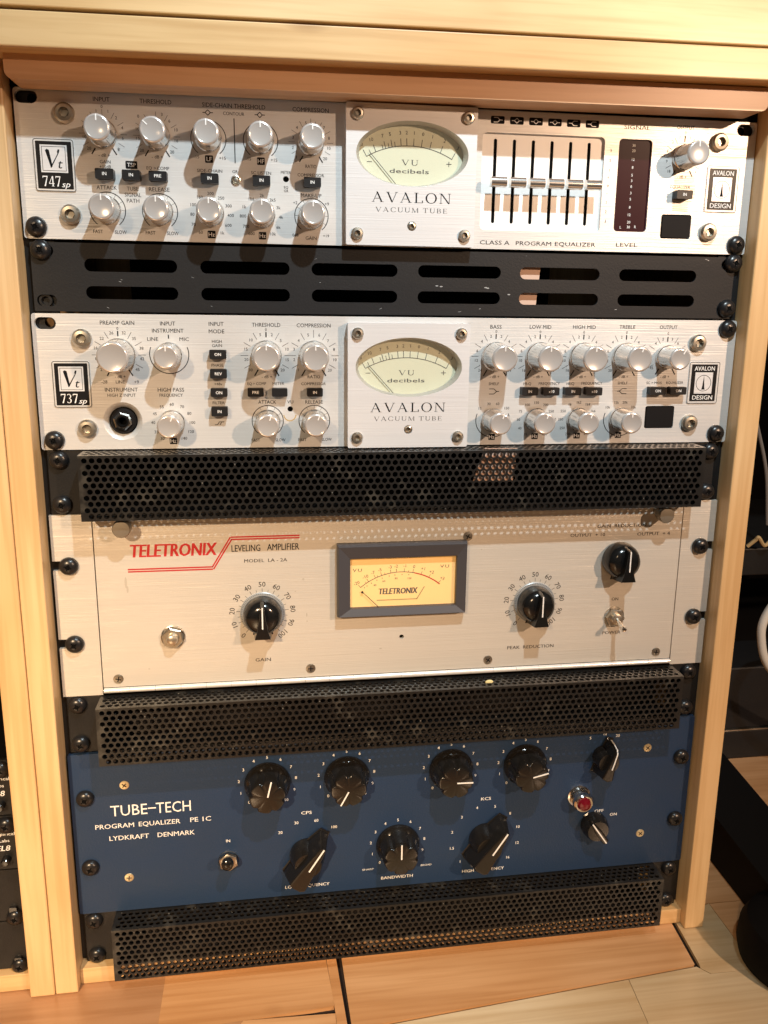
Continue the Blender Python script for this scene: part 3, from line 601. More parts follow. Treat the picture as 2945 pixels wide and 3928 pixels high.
for s, x, y in (('30', 301.3, 193.1), ('60', 307.6, 193.1), ('15', 295, 196.3), ('150', 314.5, 196.2), ('100', 329.6, 193.9), ('150', 336.2, 192.4), ('200', 343, 194), ('75', 324.6, 198.5), ('250', 347.3, 198.6), ('50', 323.3, 204.3), ('40', 324.6, 210.6), ('35', 329, 215), ('300', 349.4, 204.4), ('350', 347.8, 210.6), ('450', 343.2, 215),
                ('1k', 361.2, 193.8), ('1k2', 367.7, 192.3), ('1k4', 374.4, 193.8), ('550', 356.2, 198.5), ('1k6', 378.8, 198.6), ('350', 354.6, 204.4), ('250', 356.2, 210.7), ('220', 360.6, 215.1), ('2k2', 380.6, 204.4), ('2k4', 379, 210.6), ('2k8', 374.6, 215),
                ('10k', 389.7, 196), ('15k', 396.1, 192.6), ('20k', 402.5, 192.5), ('32k', 409.2, 196)): pr(s, x, y, 1.8)
for x in (304.4, 399.2): ink.arc(x, 204.6, 12.2, .55, 68, 292, Z)
ink.build('printed_lettering', 'blackprint', fp, O3, kind='stuff')
for x, y in ((84.0, 217.0), (304.2, 216.6), (335.9, 216.4), (367.4, 216.3), (398.8, 216.2)): printed_box(x - 2.4, x + 2.4, y - 2.2, y + 2.2, lambda t, cx, cy: text(t, 'Hz', cx, cy, 2.5, -.13, bold=.02), .4)
inst(KP, u, (52.0, A1, 0), 155)
inst(KS, u, (83.9, A1, 0)); inst(KS, u, (431.2, A1, 0), 30)
for x in (147.0, 178.5): inst(KB, u, (x, A1, 0))
for x in (304.6, 336.3, 368.2, 399.9): inst(KB, u, (x, A1, 0), {399.9: 14}.get(x, 0))
for x in (83.9, 147.0, 178.6, 304.4, 335.9, 367.5, 399.2): inst(KS, u, (x, A2, 0), random.choice((0, 0, 20)))
for x0, x1, y0, y1, s in ((110, 120.8, 156.2, 162.0, 'ON'), (110, 120.8, 168.7, 174.7, 'REV'), (110, 120.8, 181.4, 186.9, 'ON'), (110, 120.7, 193.7, 199.8, 'IN'), (134.1, 144.7, 181.3, 186.8, 'PRE'), (150.1, 160.5, 181.4, 186.8, ''), (173.5, 184.2, 181.4, 186.9, 'IN'),
                          (323.4, 334.9, 181.1, 186.7, 'IN'), (338.9, 350.6, 181.2, 186.7, 'x10'), (354.9, 366.6, 181.2, 186.7, 'IN'), (370.4, 382.3, 181.2, 186.8, 'x10'), (418.3, 430.2, 181, 186.5, 'ON'), (433.8, 446, 181, 186.4, 'ON')): button(u, x0, x1, y0, y1, s, 5.6)
badge_vt(u, 9.6, 33.3, 163.9, 194.2, '737'); badge_maker(u, 449.5, 473.2, 163.3, 193.7)
for x, y in ((29.7, 149.4), (29.5, 207.9), (453.8, 149.8), (452.9, 207.7)): inst(SOC, u, (x, y, 0))
for x, y in ((8.1, 215.6), (475.9, 139.8), (474.6, 215.6)): inst(SCR, u, (x, y, 0), random.uniform(10, 60))
j = MB(); j.lathe(52, 203.4, [(12.6, -.1), (12.1, .2), (8.4, 4.2), (8.3, 5)], 48); j = j.build('input_jack', 'silver', u, (52, 203.4, 0), smooth=True, ang=60)
MB().lathe(52, 203.4, [(8.4, 4.6), (8.2, 1.2), (7.4, .2), (5.4, .2), (5.2, 3)], 40).build('jack_bushing', 'switch', j, (52, 203.4, 0), smooth=True)
k = MB(); k.lathe(52, 203.4, [(6.3, 2), (6.3, -1.4), (5.2, -2.0), (3.9, -2.0)], 6, rot=.3); k.build('jack_nut', 'chrome', j, (52, 203.4, 0))
k = MB(); k.lathe(52, 203.4, [(3.9, -2.2), (3.0, -2.6), (2.6, 0), (2.6, 3), (0, 3)], 28); k.build('jack_sleeve', 'hole', j, (52, 203.4, 0), smooth=True)
MB().plate(circ(162.3, 196.0, 2.6, 20), [], 2.6, 3.0).build('hole_backing', 'hole', u, (162.3, 196, 2))
st = MB()       # brown residue round the meter hole
for i in range(7): q = 90 + 180 * i / 7
st.arc(162.0, 199.4, 4.2, .8, 95, 262, -.05, 20, 4.6)
st.build('glue_residue', 'rust', fp, O3)
vu_meter(u, 200.9, 284.4, 137.8, 222.0, 167.2, O3, [(207.4, 144.7), (278.0, 144.5), (207.2, 214.7), (277.5, 214.7)], 209.6)
MB().plate(rr(419.2, 440.2, 196, 210.8, 1), [], -.4, 3).build('power_switch', 'switch', u, (430, 203, 0), bevel=.4)

# ================================================================== perforated vent panels
def perf(mb, o, U, V, nu, nv, p, r, dep, skip=lambda i, j: False):
    """rows of staggered round holes; o corner, U/V unit directions, dep = inward direction * sheet thickness"""
    o, U, V, dep = Vector(o), Vector(U), Vector(V), Vector(dep); q = p * .866; N = 10
    circ_ = [(r * math.cos(2 * math.pi * (k + .5) / N), r * math.sin(2 * math.pi * (k + .5) / N)) for k in range(N)]
    def edge(a, b):
        s = max(abs(a) / (p / 2), abs(b) / (q / 2)); return a / s, b / s
    rec = [edge(*c) for c in circ_]
    for jx in range(nv):
        off = p / 2 if jx % 2 else 0
        if off: mb.add([tuple(o + U * a + V * b) for a, b in ((0, jx * q), (off, jx * q), (off, jx * q + q), (0, jx * q + q))], [(0, 1, 2, 3)])
        n = nu - (1 if off else 0)
        if off: mb.add([tuple(o + U * a + V * b) for a, b in ((nu * p - off, jx * q), (nu * p, jx * q), (nu * p, jx * q + q), (nu * p - off, jx * q + q))], [(0, 1, 2, 3)])
        for i in range(n):
            cx, cy = off + (i + .5) * p, (jx + .5) * q
            vs = [tuple(o + U * (cx + a) + V * (cy + b)) for a, b in rec] + [tuple(o + U * (cx + a) + V * (cy + b)) for a, b in circ_] + [tuple(o + U * (cx + a) + V * (cy + b) + dep) for a, b in circ_]
            fs = []
            for k in range(N):
                l = (k + 1) % N; fs += [(k, l, N + l, N + k), (N + k, N + l, 2 * N + l, 2 * N + k)]
            # corners of the cell
            base = len(vs)
            cs = [(p / 2, q / 2), (-p / 2, q / 2), (-p / 2, -q / 2), (p / 2, -q / 2)]
            for c in cs: vs.append(tuple(o + U * (cx + c[0]) + V * (cy + c[1])))
            for ci, c in enumerate(cs):
                best = None
                for k in range(N):
                    l = (k + 1) % N; a, b = rec[k], rec[l]
                    if (abs(abs(a[0]) - p / 2) < 1e-6) != (abs(abs(b[0]) - p / 2) < 1e-6):
                        mx_, my_ = a[0] + b[0], a[1] + b[1]
                        if mx_ * c[0] > 0 and my_ * c[1] > 0: best = (k, l)
                if best: fs.append((best[0], best[1], base + ci))
            mb.add(vs, fs)
def mesh_panel(y0, label, first):
    u = thing('perforated_vent_panel', label, 'vent panel', (241, y0 + 43.5, 0), 'black perforated vent panels between the audio units')
    y1 = y0 + 43.6; o3 = (241, y0 + 22, 0); p = 4.76; q = p * .866; r = 1.82; x0, x1 = 25.6, 457.6; d = 20.0
    nu = int((x1 - x0 - 3) / p); mx0 = (x0 + x1 - nu * p) / 2; nv = int((y1 - y0 - 1.5) / q); my0 = (y0 + y1 - nv * q) / 2
    f = MB(); perf(f, (mx0, my0, -d), (1, 0, 0), (0, 1, 0), nu, nv, p, r, (0, 0, 1.0))
    f.box(x0, mx0, y0, y1, -d, -d + 1); f.box(mx0 + nu * p, x1, y0, y1, -d, -d + 1); f.box(mx0, mx0 + nu * p, y0, my0, -d, -d + 1); f.box(mx0, mx0 + nu * p, my0 + nv * q, y1, -d, -d + 1)
    f.build('perforated_front', 'mesh', u, o3)
    for nm, yy, dy in (('perforated_top', y0, 1.0), ('perforated_bottom', y1, -1.0)):
        f = MB(); nz = 4; m0 = (d - 1.0 - nz * q) / 2
        perf(f, (mx0, yy, -d + 1.0 + m0), (1, 0, 0), (0, 0, 1), nu, nz, p, r, (0, dy, 0))
        f.box(x0, mx0, min(yy, yy + dy), max(yy, yy + dy), -d + 1, 1.2); f.box(mx0 + nu * p, x1, min(yy, yy + dy), max(yy, yy + dy), -d + 1, 1.2)
        f.box(mx0, mx0 + nu * p, min(yy, yy + dy), max(yy, yy + dy), -d + 1, -d + 1 + m0); f.box(mx0, mx0 + nu * p, min(yy, yy + dy), max(yy, yy + dy), -m0, 1.2)
        f.build(nm, 'mesh', u, o3)
    k = MB()
    for i in range(60):
        x, z = random.uniform(x0 + 3, x1 - 3), random.uniform(-d + .4, -1.5)
        if first or random.random() < .8: k.lathe(x, z, [(0, .3), (random.uniform(.12, .45), 0)], 5, 1.5, .8)
    k.v = [(x, y0 - z, y) for x, y, z in k.v]
    for i in range(46):
        j, c = random.randrange(nv), random.randrange(nu); k.lathe(mx0 + c * p + random.choice((0, p)) + (p / 2 if j % 2 else 0), my0 + (j + .5) * q + random.uniform(-.5, .5), [(0, -d - .25), (random.uniform(.15, .5), -d - .02)], 5, .9, 1.3)
    k.build('dust', 'dust', u, o3, kind='stuff')
    for xx in (x0, x1 - 1.0): MB().box(xx, xx + 1.0, y0 + 1, y1 - 1, -d + 1, 1.2).build('side_plate', 'mesh', u, o3)
    for a, b in ((1.8, x0 + 1), (x1 - 1, 480.6)): MB().box(a, b, y0 + .3, y1 - .3, 1.3, 2.8).build('mounting_ear', 'blacksteel', u, o3, bevel=.2)
    MB().box(x0 + 1.2, x1 - 1.2, y0 + 1.2, y1 - .2, 24, 26).build('shade_backing', 'wall', u, o3) if y0 > 300 else None  # black sheet added so the space behind the holes reads as shade
    for x, y in ((9.4, y0 + 6.2), (9.6, y1 - 7), (472.2, y0 + 6.4), (472.2, y1 - 6.6)): inst(SCR, u, (x, y, 1.3), random.uniform(0, 80))
mesh_panel(222.9, 'black perforated box panel just below the silver 737sp unit', True)
mesh_panel(400.0, 'black perforated box panel between the red lettered amplifier and the blue unit', False)
mesh_panel(577.9, 'lowest black perforated box panel, under the blue unit near the floor', False)
tag(MB().lathe(0, 0, [(0, -1.2), (1.8, -.8), (2.2, 0), (0, .1)], 7, 1.5, .8).build('crumb', 'crumb', None, (306.5, 399.6, -12), local=True), 'small yellow crumb lying on the edge of the middle perforated panel', 'crumb')

# ================================================================== leveling amplifier
u = thing('leveling_amplifier', 'champagne metal amplifier with red TELETRONIX lettering and amber lit meter', 'audio unit', (241, 399, 0))
O4 = (241, 333, 0)
y0, y1 = 266.9, 399.2
for a, b, s in ((.2, 27.3, -1), (455.9, 482.2, 1)):
    ex, ix_ = (a, 11.4) if s < 0 else (b, 470.6)
    ip = b if s < 0 else a
    lp = [(ip, y0), (ex, y0)]
    for yc in (302.5, 359.4): lp += [(ex, yc - 3.4), (ix_ + 1.5 * s, yc - 3.4), (ix_, yc - 1.6), (ix_, yc + 1.6), (ix_ + 1.5 * s, yc + 3.4), (ex, yc + 3.4)]
    lp += [(ex, y1), (ip, y1)]
    e = MB().plate(lp, [], .2, 3).build('rack_ear', 'champagne', u, O4)
    for yc in (302.5, 359.4): inst(SCR, u, (10.9 if s < 0 else 471.2, yc, 0), random.uniform(0, 80))
dr = MB().plate(rr(28.1, 455.0, y0 + .2, 393.6, .6, 2), [circ(241.7, 365.5, 1.7, 16)], 0, 3).build('front_door', 'champagne', u, O4, bevel=.25)
MB().box(20, 462, y0 + 1, y1 - 1, 3.6, 220).build('chassis', 'matteblack', u, O4)
MB().rect(238, 246, 362, 369, 3.2).build('hole_backing', 'hole', u, O4)
for i in range(24):
    x0 = 28.3 + i * 17.78
    b = MB(); k = 9; pts = [(395.9 - 1.9 * math.cos(math.pi * j / (k - 1)), -.2 - 1.9 * math.sin(math.pi * j / (k - 1))) for j in range(k)]
    x1_ = x0 + 17.6
    b.add([(x0, p[0], p[1]) for p in pts] + [(x1_, p[0], p[1]) for p in pts], [(j, j + 1, k + j + 1, k + j) for j in range(k - 1)] + [tuple(range(k)), tuple(range(2 * k - 1, k - 1, -1))])
    b.build('hinge_knuckle', 'hinge', u, (x0, 395.9, 0), smooth=True)
b = MB(); red = MB(); Z = -.07
text(red, 'TELETRONIX', 80.6, 293.4, 9.0, w=58, bold=.08, shear=.14)
for k in (-.85, .85):
    red.line(49.4, 307.4 + k, 107.0, 307.4 + k, 1.0, Z); red.line(107.0 + k * .45, 307.4 + k, 119.9 + k * .45, 286.2 + k, 1.0, Z); red.line(119.9, 286.2 + k, 167.5, 286.2 + k, 1.0, Z)
red.build('red_lettering', 'redprint', dr, O4)
ink = b
pr('LEVELING', 130, 293.6, 4.7, w=19.8, bold=.02); pr('AMPLIFIER', 155.9, 293.4, 4.7, w=22.4, bold=.02); pr('MODEL  LA - 2A', 143.6, 303.0, 2.4, w=30)
pr('GAIN', 140.2, 378.2, 2.5, w=11); pr('PEAK  REDUCTION', 341.2, 378.4, 2.5, w=36.4); pr('OUTPUT  + 10', 381.0, 291.3, 2.5, w=27); pr('OUTPUT  + 4', 433.0, 291.7, 2.5, w=26); pr('GAIN  REDUCTION', 407.4, 284.8, 2.5, w=38.4)
pr('ON', 406.2, 342.7, 2.4, w=5.2); pr('POWER', 405.4, 369.9, 2.4, w=14.6)
for cx in (140.6, 342.1):
    for i in range(11):
        a = -140 + 28 * i; q = math.radians(a); pr(str(i * 10), cx + 21.6 * math.sin(q), 342.3 - 21.6 * math.cos(q), 3.6, rot=a, bold=.0)
        ink.tick(cx, 342.3, 15.9, 18.6, a, .3, Z)
        if i < 10: ink.tick(cx, 342.3, 15.9, 17.8, a + 14, .25, Z)
ink.build('printed_lettering', 'blackprint', dr, O4, kind='stuff')
k = MB()
for x, y, a, b_ in ((47.5, 316, .9, 4.2), (48.4, 321, .7, 2.6), (169.8, 318, .8, .9), (172, 345, .5, 1.6), (172.2, 350, .4, .7), (164, 327, .5, .5), (62, 272, .4, .4), (226, 374, 1.1, .5), (330, 352, .5, .4), (300, 300, .6, .5), (60, 381, .7, .4)): k.lathe(x, y, [(0, -.05), (1, -.045)], 9, a, b_)
k.build('tarnish_marks', 'stain', dr, O4, kind='stuff')
def bar_knob(name, cx, cy, skirt):
    o = thing_part = MB()
    o.lathe(0, 0, [(13.6, -1.2), (13.8, -2.2), (13.4, -8), (11.6, -12.5), (7.5, -15), (0, -15)], 48)
    k = o.build(name, 'bakelite', u, (cx, cy, 0), smooth=True, ang=50, local=True)
    bar = MB(); f = [(-6.6, 14.6), (-5.0, 8.5), (-3.6, 0), (-1.6, -13.2), (1.6, -13.2), (3.6, 0), (5.0, 8.5), (6.6, 14.6)]
    f2 = [(-5.6, 12.2), (-4.0, 7), (-2.6, 0), (-1.0, -11.2), (1.0, -11.2), (2.6, 0), (4.0, 7), (5.6, 12.2)]; n = 8
    bar.add([(x, y, -3.5) for x, y in f] + [(x, y, -20.5) for x, y in f2], [(i, (i + 1) % n, n + (i + 1) % n, n + i) for i in range(n)] + [tuple(range(n)), tuple(range(n, 2 * n))])
    bb = bar.build('finger_bar', 'bakelite', None, local=True, bevel=.5); bb.parent = k; ORG[bb.name] = (cx, cy, 0)
    l = MB(); l.box(-.45, .45, -11.4, 4.2, -20.75, -20.2); l = l.build('pointer_line', 'whiteprint', None, local=True); l.parent = k
    if skirt:
        MB().lathe(0, 0, [(15.8, -.1), (15.8, -.9), (15.3, -1.3), (13.0, -1.5)], 64).build('knob_skirt', 'greyskirt', None, local=True, smooth=True).parent = k
        t = MB()
        for i in range(72): t.tick(0, 0, 14.3, 15.6, i * 5, .22, -1.55 + .0)
        t.build('skirt_marks', 'greyprint', None, local=True).parent = k
    return k
bar_knob('gain_knob', 140.6, 342.3, True); bar_knob('peak_reduction_knob', 342.1, 342.5, True); bar_knob('meter_selector_knob', 406.6, 310.5, False)
k = MB(); k.lathe(0, 0, [(8.4, 0), (8.4, -1.0), (8.0, -1.2)], 32); k.lathe(0, 0, [(8.0, -1), (8.0, -3.6), (7.2, -4.3), (4, -4.3)], 6, rot=.3); k.lathe(0, 0, [(4.3, -4), (4.2, -6.6), (3.4, -8.0), (2.0, -8.6), (0, -8.7)], 24)
k.build('pilot_lamp', 'nickel', u, (77.6, 357.2, 0), smooth=True, local=True, ang=35)
k = MB(); k.lathe(0, 0, [(8.0, 0), (8.0, -.8)], 32); k.lathe(0, 0, [(7.6, -.8), (7.6, -3.2), (6.8, -3.8), (4.2, -3.8)], 6, rot=.1); k.lathe(0, 0, [(4.3, -3), (4.2, -7.0), (3.2, -7.4), (0, -7.4)], 24)
tg = k.build('toggle_switch', 'nickel', u, (406.4, 357, 0), smooth=True, local=True, ang=35)
k = MB(); pts = [(0, 0, -6), (-.2, .8, -10), (-.3, 1.8, -15), (-.4, 2.4, -18.5)]; k.tube(pts, 1.6, 14); k.lathe(-.4, 2.5, [(1.4, -16.5), (2.1, -18), (2.2, -19.6), (1.6, -20.8), (0, -21.2)], 16)
k.build('toggle_lever', 'chrome', None, local=True, smooth=True).parent = tg
for x, y in ((49.0, 274.0), (435.2, 274.2)):
    k = MB(); k.lathe(x, y, [(4.0, 0), (3.8, -6), (5.4, -6.4), (6.0, -7.4), (6.0, -13.5), (5.4, -14.4), (0, -14.8)], 32); k.build('thumb_screw', 'dullscrew', u, (x, y, 0), smooth=True, ang=40)
for x, y in ((38.5, 387.6), (174.5, 387.0), (308.2, 387.4), (443.2, 388.0), (289.4, 289.7)): inst(FSN, u, (x, y, 0), random.uniform(0, 90))
# meter
mo = (241, 319, 0); x0, x1, ya, yb = 193.6, 288.2, 291.9, 346.3
k = MB(); ix0, ix1, iya, iyb = 203.0, 280.6, 302.6, 340.3
o_ = [(x0, ya), (x1, ya), (x1, yb), (x0, yb)]; i_ = [(ix0, iya), (ix1, iya), (ix1, iyb), (ix0, iyb)]
k.add([(a, b_, 0) for a, b_ in o_] + [(a, b_, -4.5) for a, b_ in o_] + [(a + (.9 if a < 240 else -.9), b_ + (.9 if b_ < 320 else -.9), -8.0) for a, b_ in o_] + [(a, b_, -5.4) for a, b_ in i_] + [(a, b_, -1.2) for a, b_ in i_],
      [(4 * r_ + i, 4 * r_ + (i + 1) % 4, 4 * r_ + 4 + (i + 1) % 4, 4 * r_ + 4 + i) for r_ in range(4) for i in range(4)])
mb_ = k.build('meter_bezel', 'bezel', u, mo, bevel=.35)
df = MB().rect(ix0 - .5, ix1 + .5, iya - .5, iyb + .5, -1.3).build('dial_face', 'amber', mb_, mo)
MB().rect(ix0, ix1, iya, iyb, -4.4).build('meter_glass', 'glass', mb_, mo)
ink = MB(); z = -1.38; acx = 240.3
rad = 45.2; acy = 314.6 + rad
ink.arc(acx, acy, rad, .5, -40.5, 12.2, z); 
for a, s in ((-40.5, '-20'), (-31.5, '-10'), (-24.4, '-7'), (-18.2, '-5'), (-9.4, '-3'), (-4.2, '-2'), (3.0, '-1'), (11.0, '0'), (19, '+1'), (27, '+2'), (38, '+3')):
    ink.tick(acx, acy, rad, rad + 2.6, a, .35, z); q = math.radians(a); text(ink, s, acx + (rad + 4.6) * math.sin(q), acy - (rad + 4.6) * math.cos(q), 2.3, z, rot=a * .5)
for a in (-34, -22, -15, 7): ink.tick(acx, acy, rad, rad + 1.4, a, .3, z)
for a in (-38, -35, -30, -24, -18.5, -11.5, -6, 1.0, 7.6):
    q = math.radians(a); ink.lathe(acx + (rad - 2) * math.sin(q), acy - (rad - 2) * math.cos(q), [(0, z), (.38, z)], 10)
for a, s in ((-28, '40'), (-18, '60'), (-5, '80'), (9, '100')):
    q = math.radians(a); text(ink, s, acx + (rad - 4.6) * math.sin(q), acy - (rad - 4.6) * math.cos(q), 1.5, z)
text(ink, 'VU', 208.4, 312.3, 2.4, z, w=6.6, sp=1.3); text(ink, 'VU', 272.4, 311.4, 2.4, z, w=6.6, sp=1.3); text(ink, 'TELETRONIX', 238.2, 329.0, 4.4, z, w=28.4, bold=.10, shear=.14)
text(ink, 'GAIN REDUCTION INDICATOR', 240, 303.6, 1.3, z, w=36)
ink.build('dial_lettering', 'greyprint', df, mo)
k = MB(); k.line(222.7, 335.7, 252.4, 335.6, .8, z); k.line(252.2, 335.8, 257.8, 326.3, .8, z); k.build('dial_underline', 'rust', df, mo)
k = MB(); k.arc(acx, acy, rad, .8, 12.2, 39.5, z - .02); k.build('red_arc', 'redprint', df, mo)
k = MB(); k.line(211.6, 328.0, 223.8, 340.2, .45, -3.0); k.lathe(211.9, 328.5, [(0, -3.0), (.9, -3.0)], 10); k.build('needle', 'blackprint', df, mo)

# ================================================================== blue program equalizer
u = thing('program_equalizer', 'dark blue TUBE-TECH program equalizer with black fluted knobs and red jewel lamp', 'audio unit', (241, 577, 0))
O5 = (241, 511, 0)
fp = MB().plate(rr(-.4, 481.8, 444.9, 577.2, 1.4, 3), [], 0, 3.2).build('faceplate', 'blue', u, O5, bevel=.5)
MB().box(20, 462, 446, 576, 3.6, 220).build('chassis', 'matteblack', u, O5)
ink = MB()
text(ink, 'TUBE', 39.8, 492.2, 8.6, w=26.2, bold=.0); ink.rect(53.4, 59.2, 491.4, 492.4, Z); text(ink, 'TECH', 71.8, 492.2, 8.6, w=25.2, bold=.0)
text(ink, 'PROGRAM', 29, 504.6, 3.7, w=27.6); text(ink, 'EQUALIZER', 61.2, 504.5, 3.7, w=30); text(ink, 'PE 1C', 91.1, 504.2, 3.7, w=15.2)
text(ink, 'LYDKRAFT', 38.8, 514.8, 3.7, w=28.4); text(ink, 'DENMARK', 72.8, 514.8, 3.7, w=27)
def n_(s, x, y, h=2.3, **k): text(ink, s, x, y, h, bold=k.pop('bold', .03), **k)
for cx, cy in ((141.3, 477.6), (200.9, 477.0), (282.0, 476.8), (341.4, 477.0), (241.2, 539.0)):
    for i in range(11):
        a = -139 + 27.8 * i; q = math.radians(a); n_(str(i), cx + 21.4 * math.sin(q), cy - 20.8 * math.cos(q))
n_('IN', 110.7, 524.6, 2.3); n_('CPS', 170.2, 505.7, 2.5, w=8); n_('20', 150.1, 521.1); n_('30', 162.4, 513.8); n_('60', 177.6, 513.0); n_('100', 191.4, 519.8)
n_('KCS', 311.4, 505.5, 2.5, w=8)
for s, x, y in (('1', 292.1, 560.2), ('1.5', 285.1, 547.6), ('2', 284.9, 533), ('3', 292.3, 520.3), ('4', 304.4, 513), ('5', 319.1, 513), ('8', 331.7, 520.2), ('10', 338.8, 532.9), ('12', 338.8, 547.4), ('16', 331.6, 560.1), ('5', 394.6, 458.7), ('10', 406.7, 455.8), ('20', 417.4, 458)): n_(s, x, y)
n_('SHARP', 217.9, 560.1, 1.5, w=9, bold=0); n_('BROAD', 264.5, 560.5, 1.5, w=8.7, bold=0); n_('BANDWIDTH', 241.1, 569.1, 2.5, w=25.4); n_('LOW FREQUENCY', 170.3, 569.7, 2.5, w=34.4); n_('HIGH FREQUENCY', 311.4, 569.5, 2.5, w=34.6); n_('OFF', 406.4, 524.4, 2.4, w=7.6); n_('ON', 418.9, 528.6, 2.4, w=5.8)
ink.build('printed_lettering', 'whiteprint', fp, O5, kind='stuff')
def fluted():
    b = MB(); n = 120; rings = []
    def r_at(a, base, dep): return base - dep * (max(0, math.cos(a * 6)) ** 3)
    prof = [(17.0, -.3, 0), (17.3, -1.2, 0), (17.0, -3.2, 0), (15.2, -5.2, 0), (14.8, -6, .8), (14.2, -12, 1.7), (13.5, -18.6, 1.9), (12.7, -20, 1.8), (11.6, -20.4, 1.0)]
    vs = []
    for r, z, d in prof: vs += [((r_at(2 * math.pi * i / n, r, d)) * math.cos(2 * math.pi * i / n), (r_at(2 * math.pi * i / n, r, d)) * math.sin(2 * math.pi * i / n), z) for i in range(n)]
    vs.append((0, 0, -20.5)); k = len(prof)
    fs = [(a * n + i, a * n + (i + 1) % n, (a + 1) * n + (i + 1) % n, (a + 1) * n + i) for a in range(k - 1) for i in range(n)] + [((k - 1) * n + i, (k - 1) * n + (i + 1) % n, k * n) for i in range(n)]
    b.add(vs, fs); o = b.build('fluted_knob', 'ttknob', None, smooth=True, local=True, ang=40)
    c = MB(); c.box(-.5, .5, -13.0, -.6, -20.75, -20.3); c.build('pointer_line', 'whiteprint', None, local=True).parent = o
    d = MB(); d.lathe(0, -14.6, [(0, -5.6), (.5, -5.6)], 8); d.build('index_dot', 'whiteprint', None, local=True).parent = o
    return proto(o)
FK = fluted()
for cx, cy, a in ((141.3, 477.6, 13), (200.9, 477.0, -152), (282.0, 476.8, 92), (341.4, 477.0, 77), (241.2, 539.0, 0)): inst(FK, u, (cx, cy, 0), a)
def pointer_knob(cx, cy, ang):
    b = MB(); b.lathe(0, 0, [(13.5, -.3), (13.8, -1.5), (13.2, -6), (11.5, -12), (10, -15.5), (0, -16)], 40)
    o = b.build('pointer_knob', 'ttknob', u, (cx, cy, 0), smooth=True, ang=45, local=True)
    c = MB(); f = [(-9.5, 19), (-8.5, 2), (-6.2, -14), (-3.2, -24), (3.2, -24), (6.2, -14), (8.5, 2), (9.5, 19), (5, 21.5), (-5, 21.5)]
    f2 = [(-6.5, 15.5), (-5.2, 1), (-3.4, -13), (-2.0, -21.5), (2.0, -21.5), (3.4, -13), (5.2, 1), (6.5, 15.5), (3.4, 17.5), (-3.4, 17.5)]; n = len(f)
    c.add([(x, y, -2.5) for x, y in f] + [(x * .98, y * .98, -9) for x, y in f] + [(x, y, -22.5) for x, y in f2], [(r_ * n + i, r_ * n + (i + 1) % n, (r_ + 1) * n + (i + 1) % n, (r_ + 1) * n + i) for r_ in range(2) for i in range(n)] + [tuple(range(n)), tuple(range(2 * n, 3 * n))])
    c.build('pointer_bar', 'ttknob', None, local=True, bevel=1.1).parent = o
    d = MB(); d.box(-.55, .55, -21.3, -.5, -22.8, -22.3); d.build('pointer_line', 'whiteprint', None, local=True).parent = o
    o.rotation_euler = (0, math.radians(ang), 0); return o
pointer_knob(170.5, 541.0, 33); pointer_knob(311.9, 540.5, 33)
# cut-off and power selectors
b = MB(); b.lathe(0, 0, [(9.0, -.3), (9.2, -5), (8.2, -13), (0, -13.4)], 36); o = b.build('attenuation_knob', 'ttknob', u, (406.0, 474.5, 0), smooth=True, local=True, ang=45)
c = MB(); f = [(-6, 13.5), (-4.6, 0), (-2.0, -16), (2.0, -16), (4.6, 0), (6, 13.5), (0, 15)]; f2 = [(-4.5, 11), (-3, 0), (-1.2, -13.5), (1.2, -13.5), (3, 0), (4.5, 11), (0, 12.5)]; n = 7
c.add([(x, y, -1.5) for x, y in f] + [(x, y, -19) for x, y in f2], [(i, (i + 1) % n, n + (i + 1) % n, n + i) for i in range(n)] + [tuple(range(n)), tuple(range(n, 2 * n))])
c.build('pointer_bar', 'ttknob', None, local=True, bevel=1.0).parent = o
d = MB(); d.tube([(0, -15.6, -4), (0, -15.6, -9), (0, -14.4, -17), (0, -12, -19.4), (0, -4, -19.7), (0, 1.5, -19.6)], .5, 6); d.build('pointer_line', 'whiteprint', None, local=True).parent = o
o.rotation_euler = (0, math.radians(16), 0)
b = MB(); b.lathe(0, 0, [(10.8, -.3), (11, -3), (10.2, -8), (8.6, -11.4), (0, -11.8)], 36); o = b.build('power_knob', 'ttknob', u, (402.0, 535.4, 0), smooth=True, local=True, ang=45)
c = MB(); f = [(-3.4, 13.6), (-3.6, 0), (-1.6, -11.5), (1.6, -11.5), (3.6, 0), (3.4, 13.6)]; f2 = [(x * .7, y * .86) for x, y in f]; n = 6
c.add([(x, y, -1.5) for x, y in f] + [(x, y, -13.6) for x, y in f2], [(i, (i + 1) % n, n + (i + 1) % n, n + i) for i in range(n)] + [tuple(range(n)), tuple(range(n, 2 * n))])
c.build('pointer_bar', 'ttknob', None, local=True, bevel=.8).parent = o
d = MB(); d.box(-.5, .5, -10.4, 11.4, -13.95, -13.5); d.build('pointer_line', 'whiteprint', None, local=True).parent = o
o.rotation_euler = (0, math.radians(-35), 0)
b = MB(); b.lathe(0, 0, [(9.2, 0), (9.2, -1.4), (7.8, -2), (7.4, -7), (7.8, -7.8), (7.8, -11.5), (6.8, -12.6), (5.6, -12.4)], 36); b.lathe(0, 0, [(8.2, -3), (8.5, -3.4), (8.2, -3.8)], 36)
o = b.build('jewel_lamp', 'chrome', u, (388.0, 508.8, 0), smooth=True, local=True, ang=35)
c = MB(); c.lathe(0, 0, [(5.7, -11.8), (5.6, -13), (4.4, -14.8), (2.2, -15.9), (0, -16.2)], 10); c.build('red_jewel', 'red', None, local=True).parent = o
b = MB(); b.lathe(0, 0, [(7.8, 0), (7.8, -1.0)], 28); b.lathe(0, 0, [(7.4, -1), (7.4, -3.6), (6.4, -4.2), (4, -4.2)], 6, rot=.4); b.lathe(0, 0, [(4.2, -4), (4.0, -7), (0, -7.2)], 20)
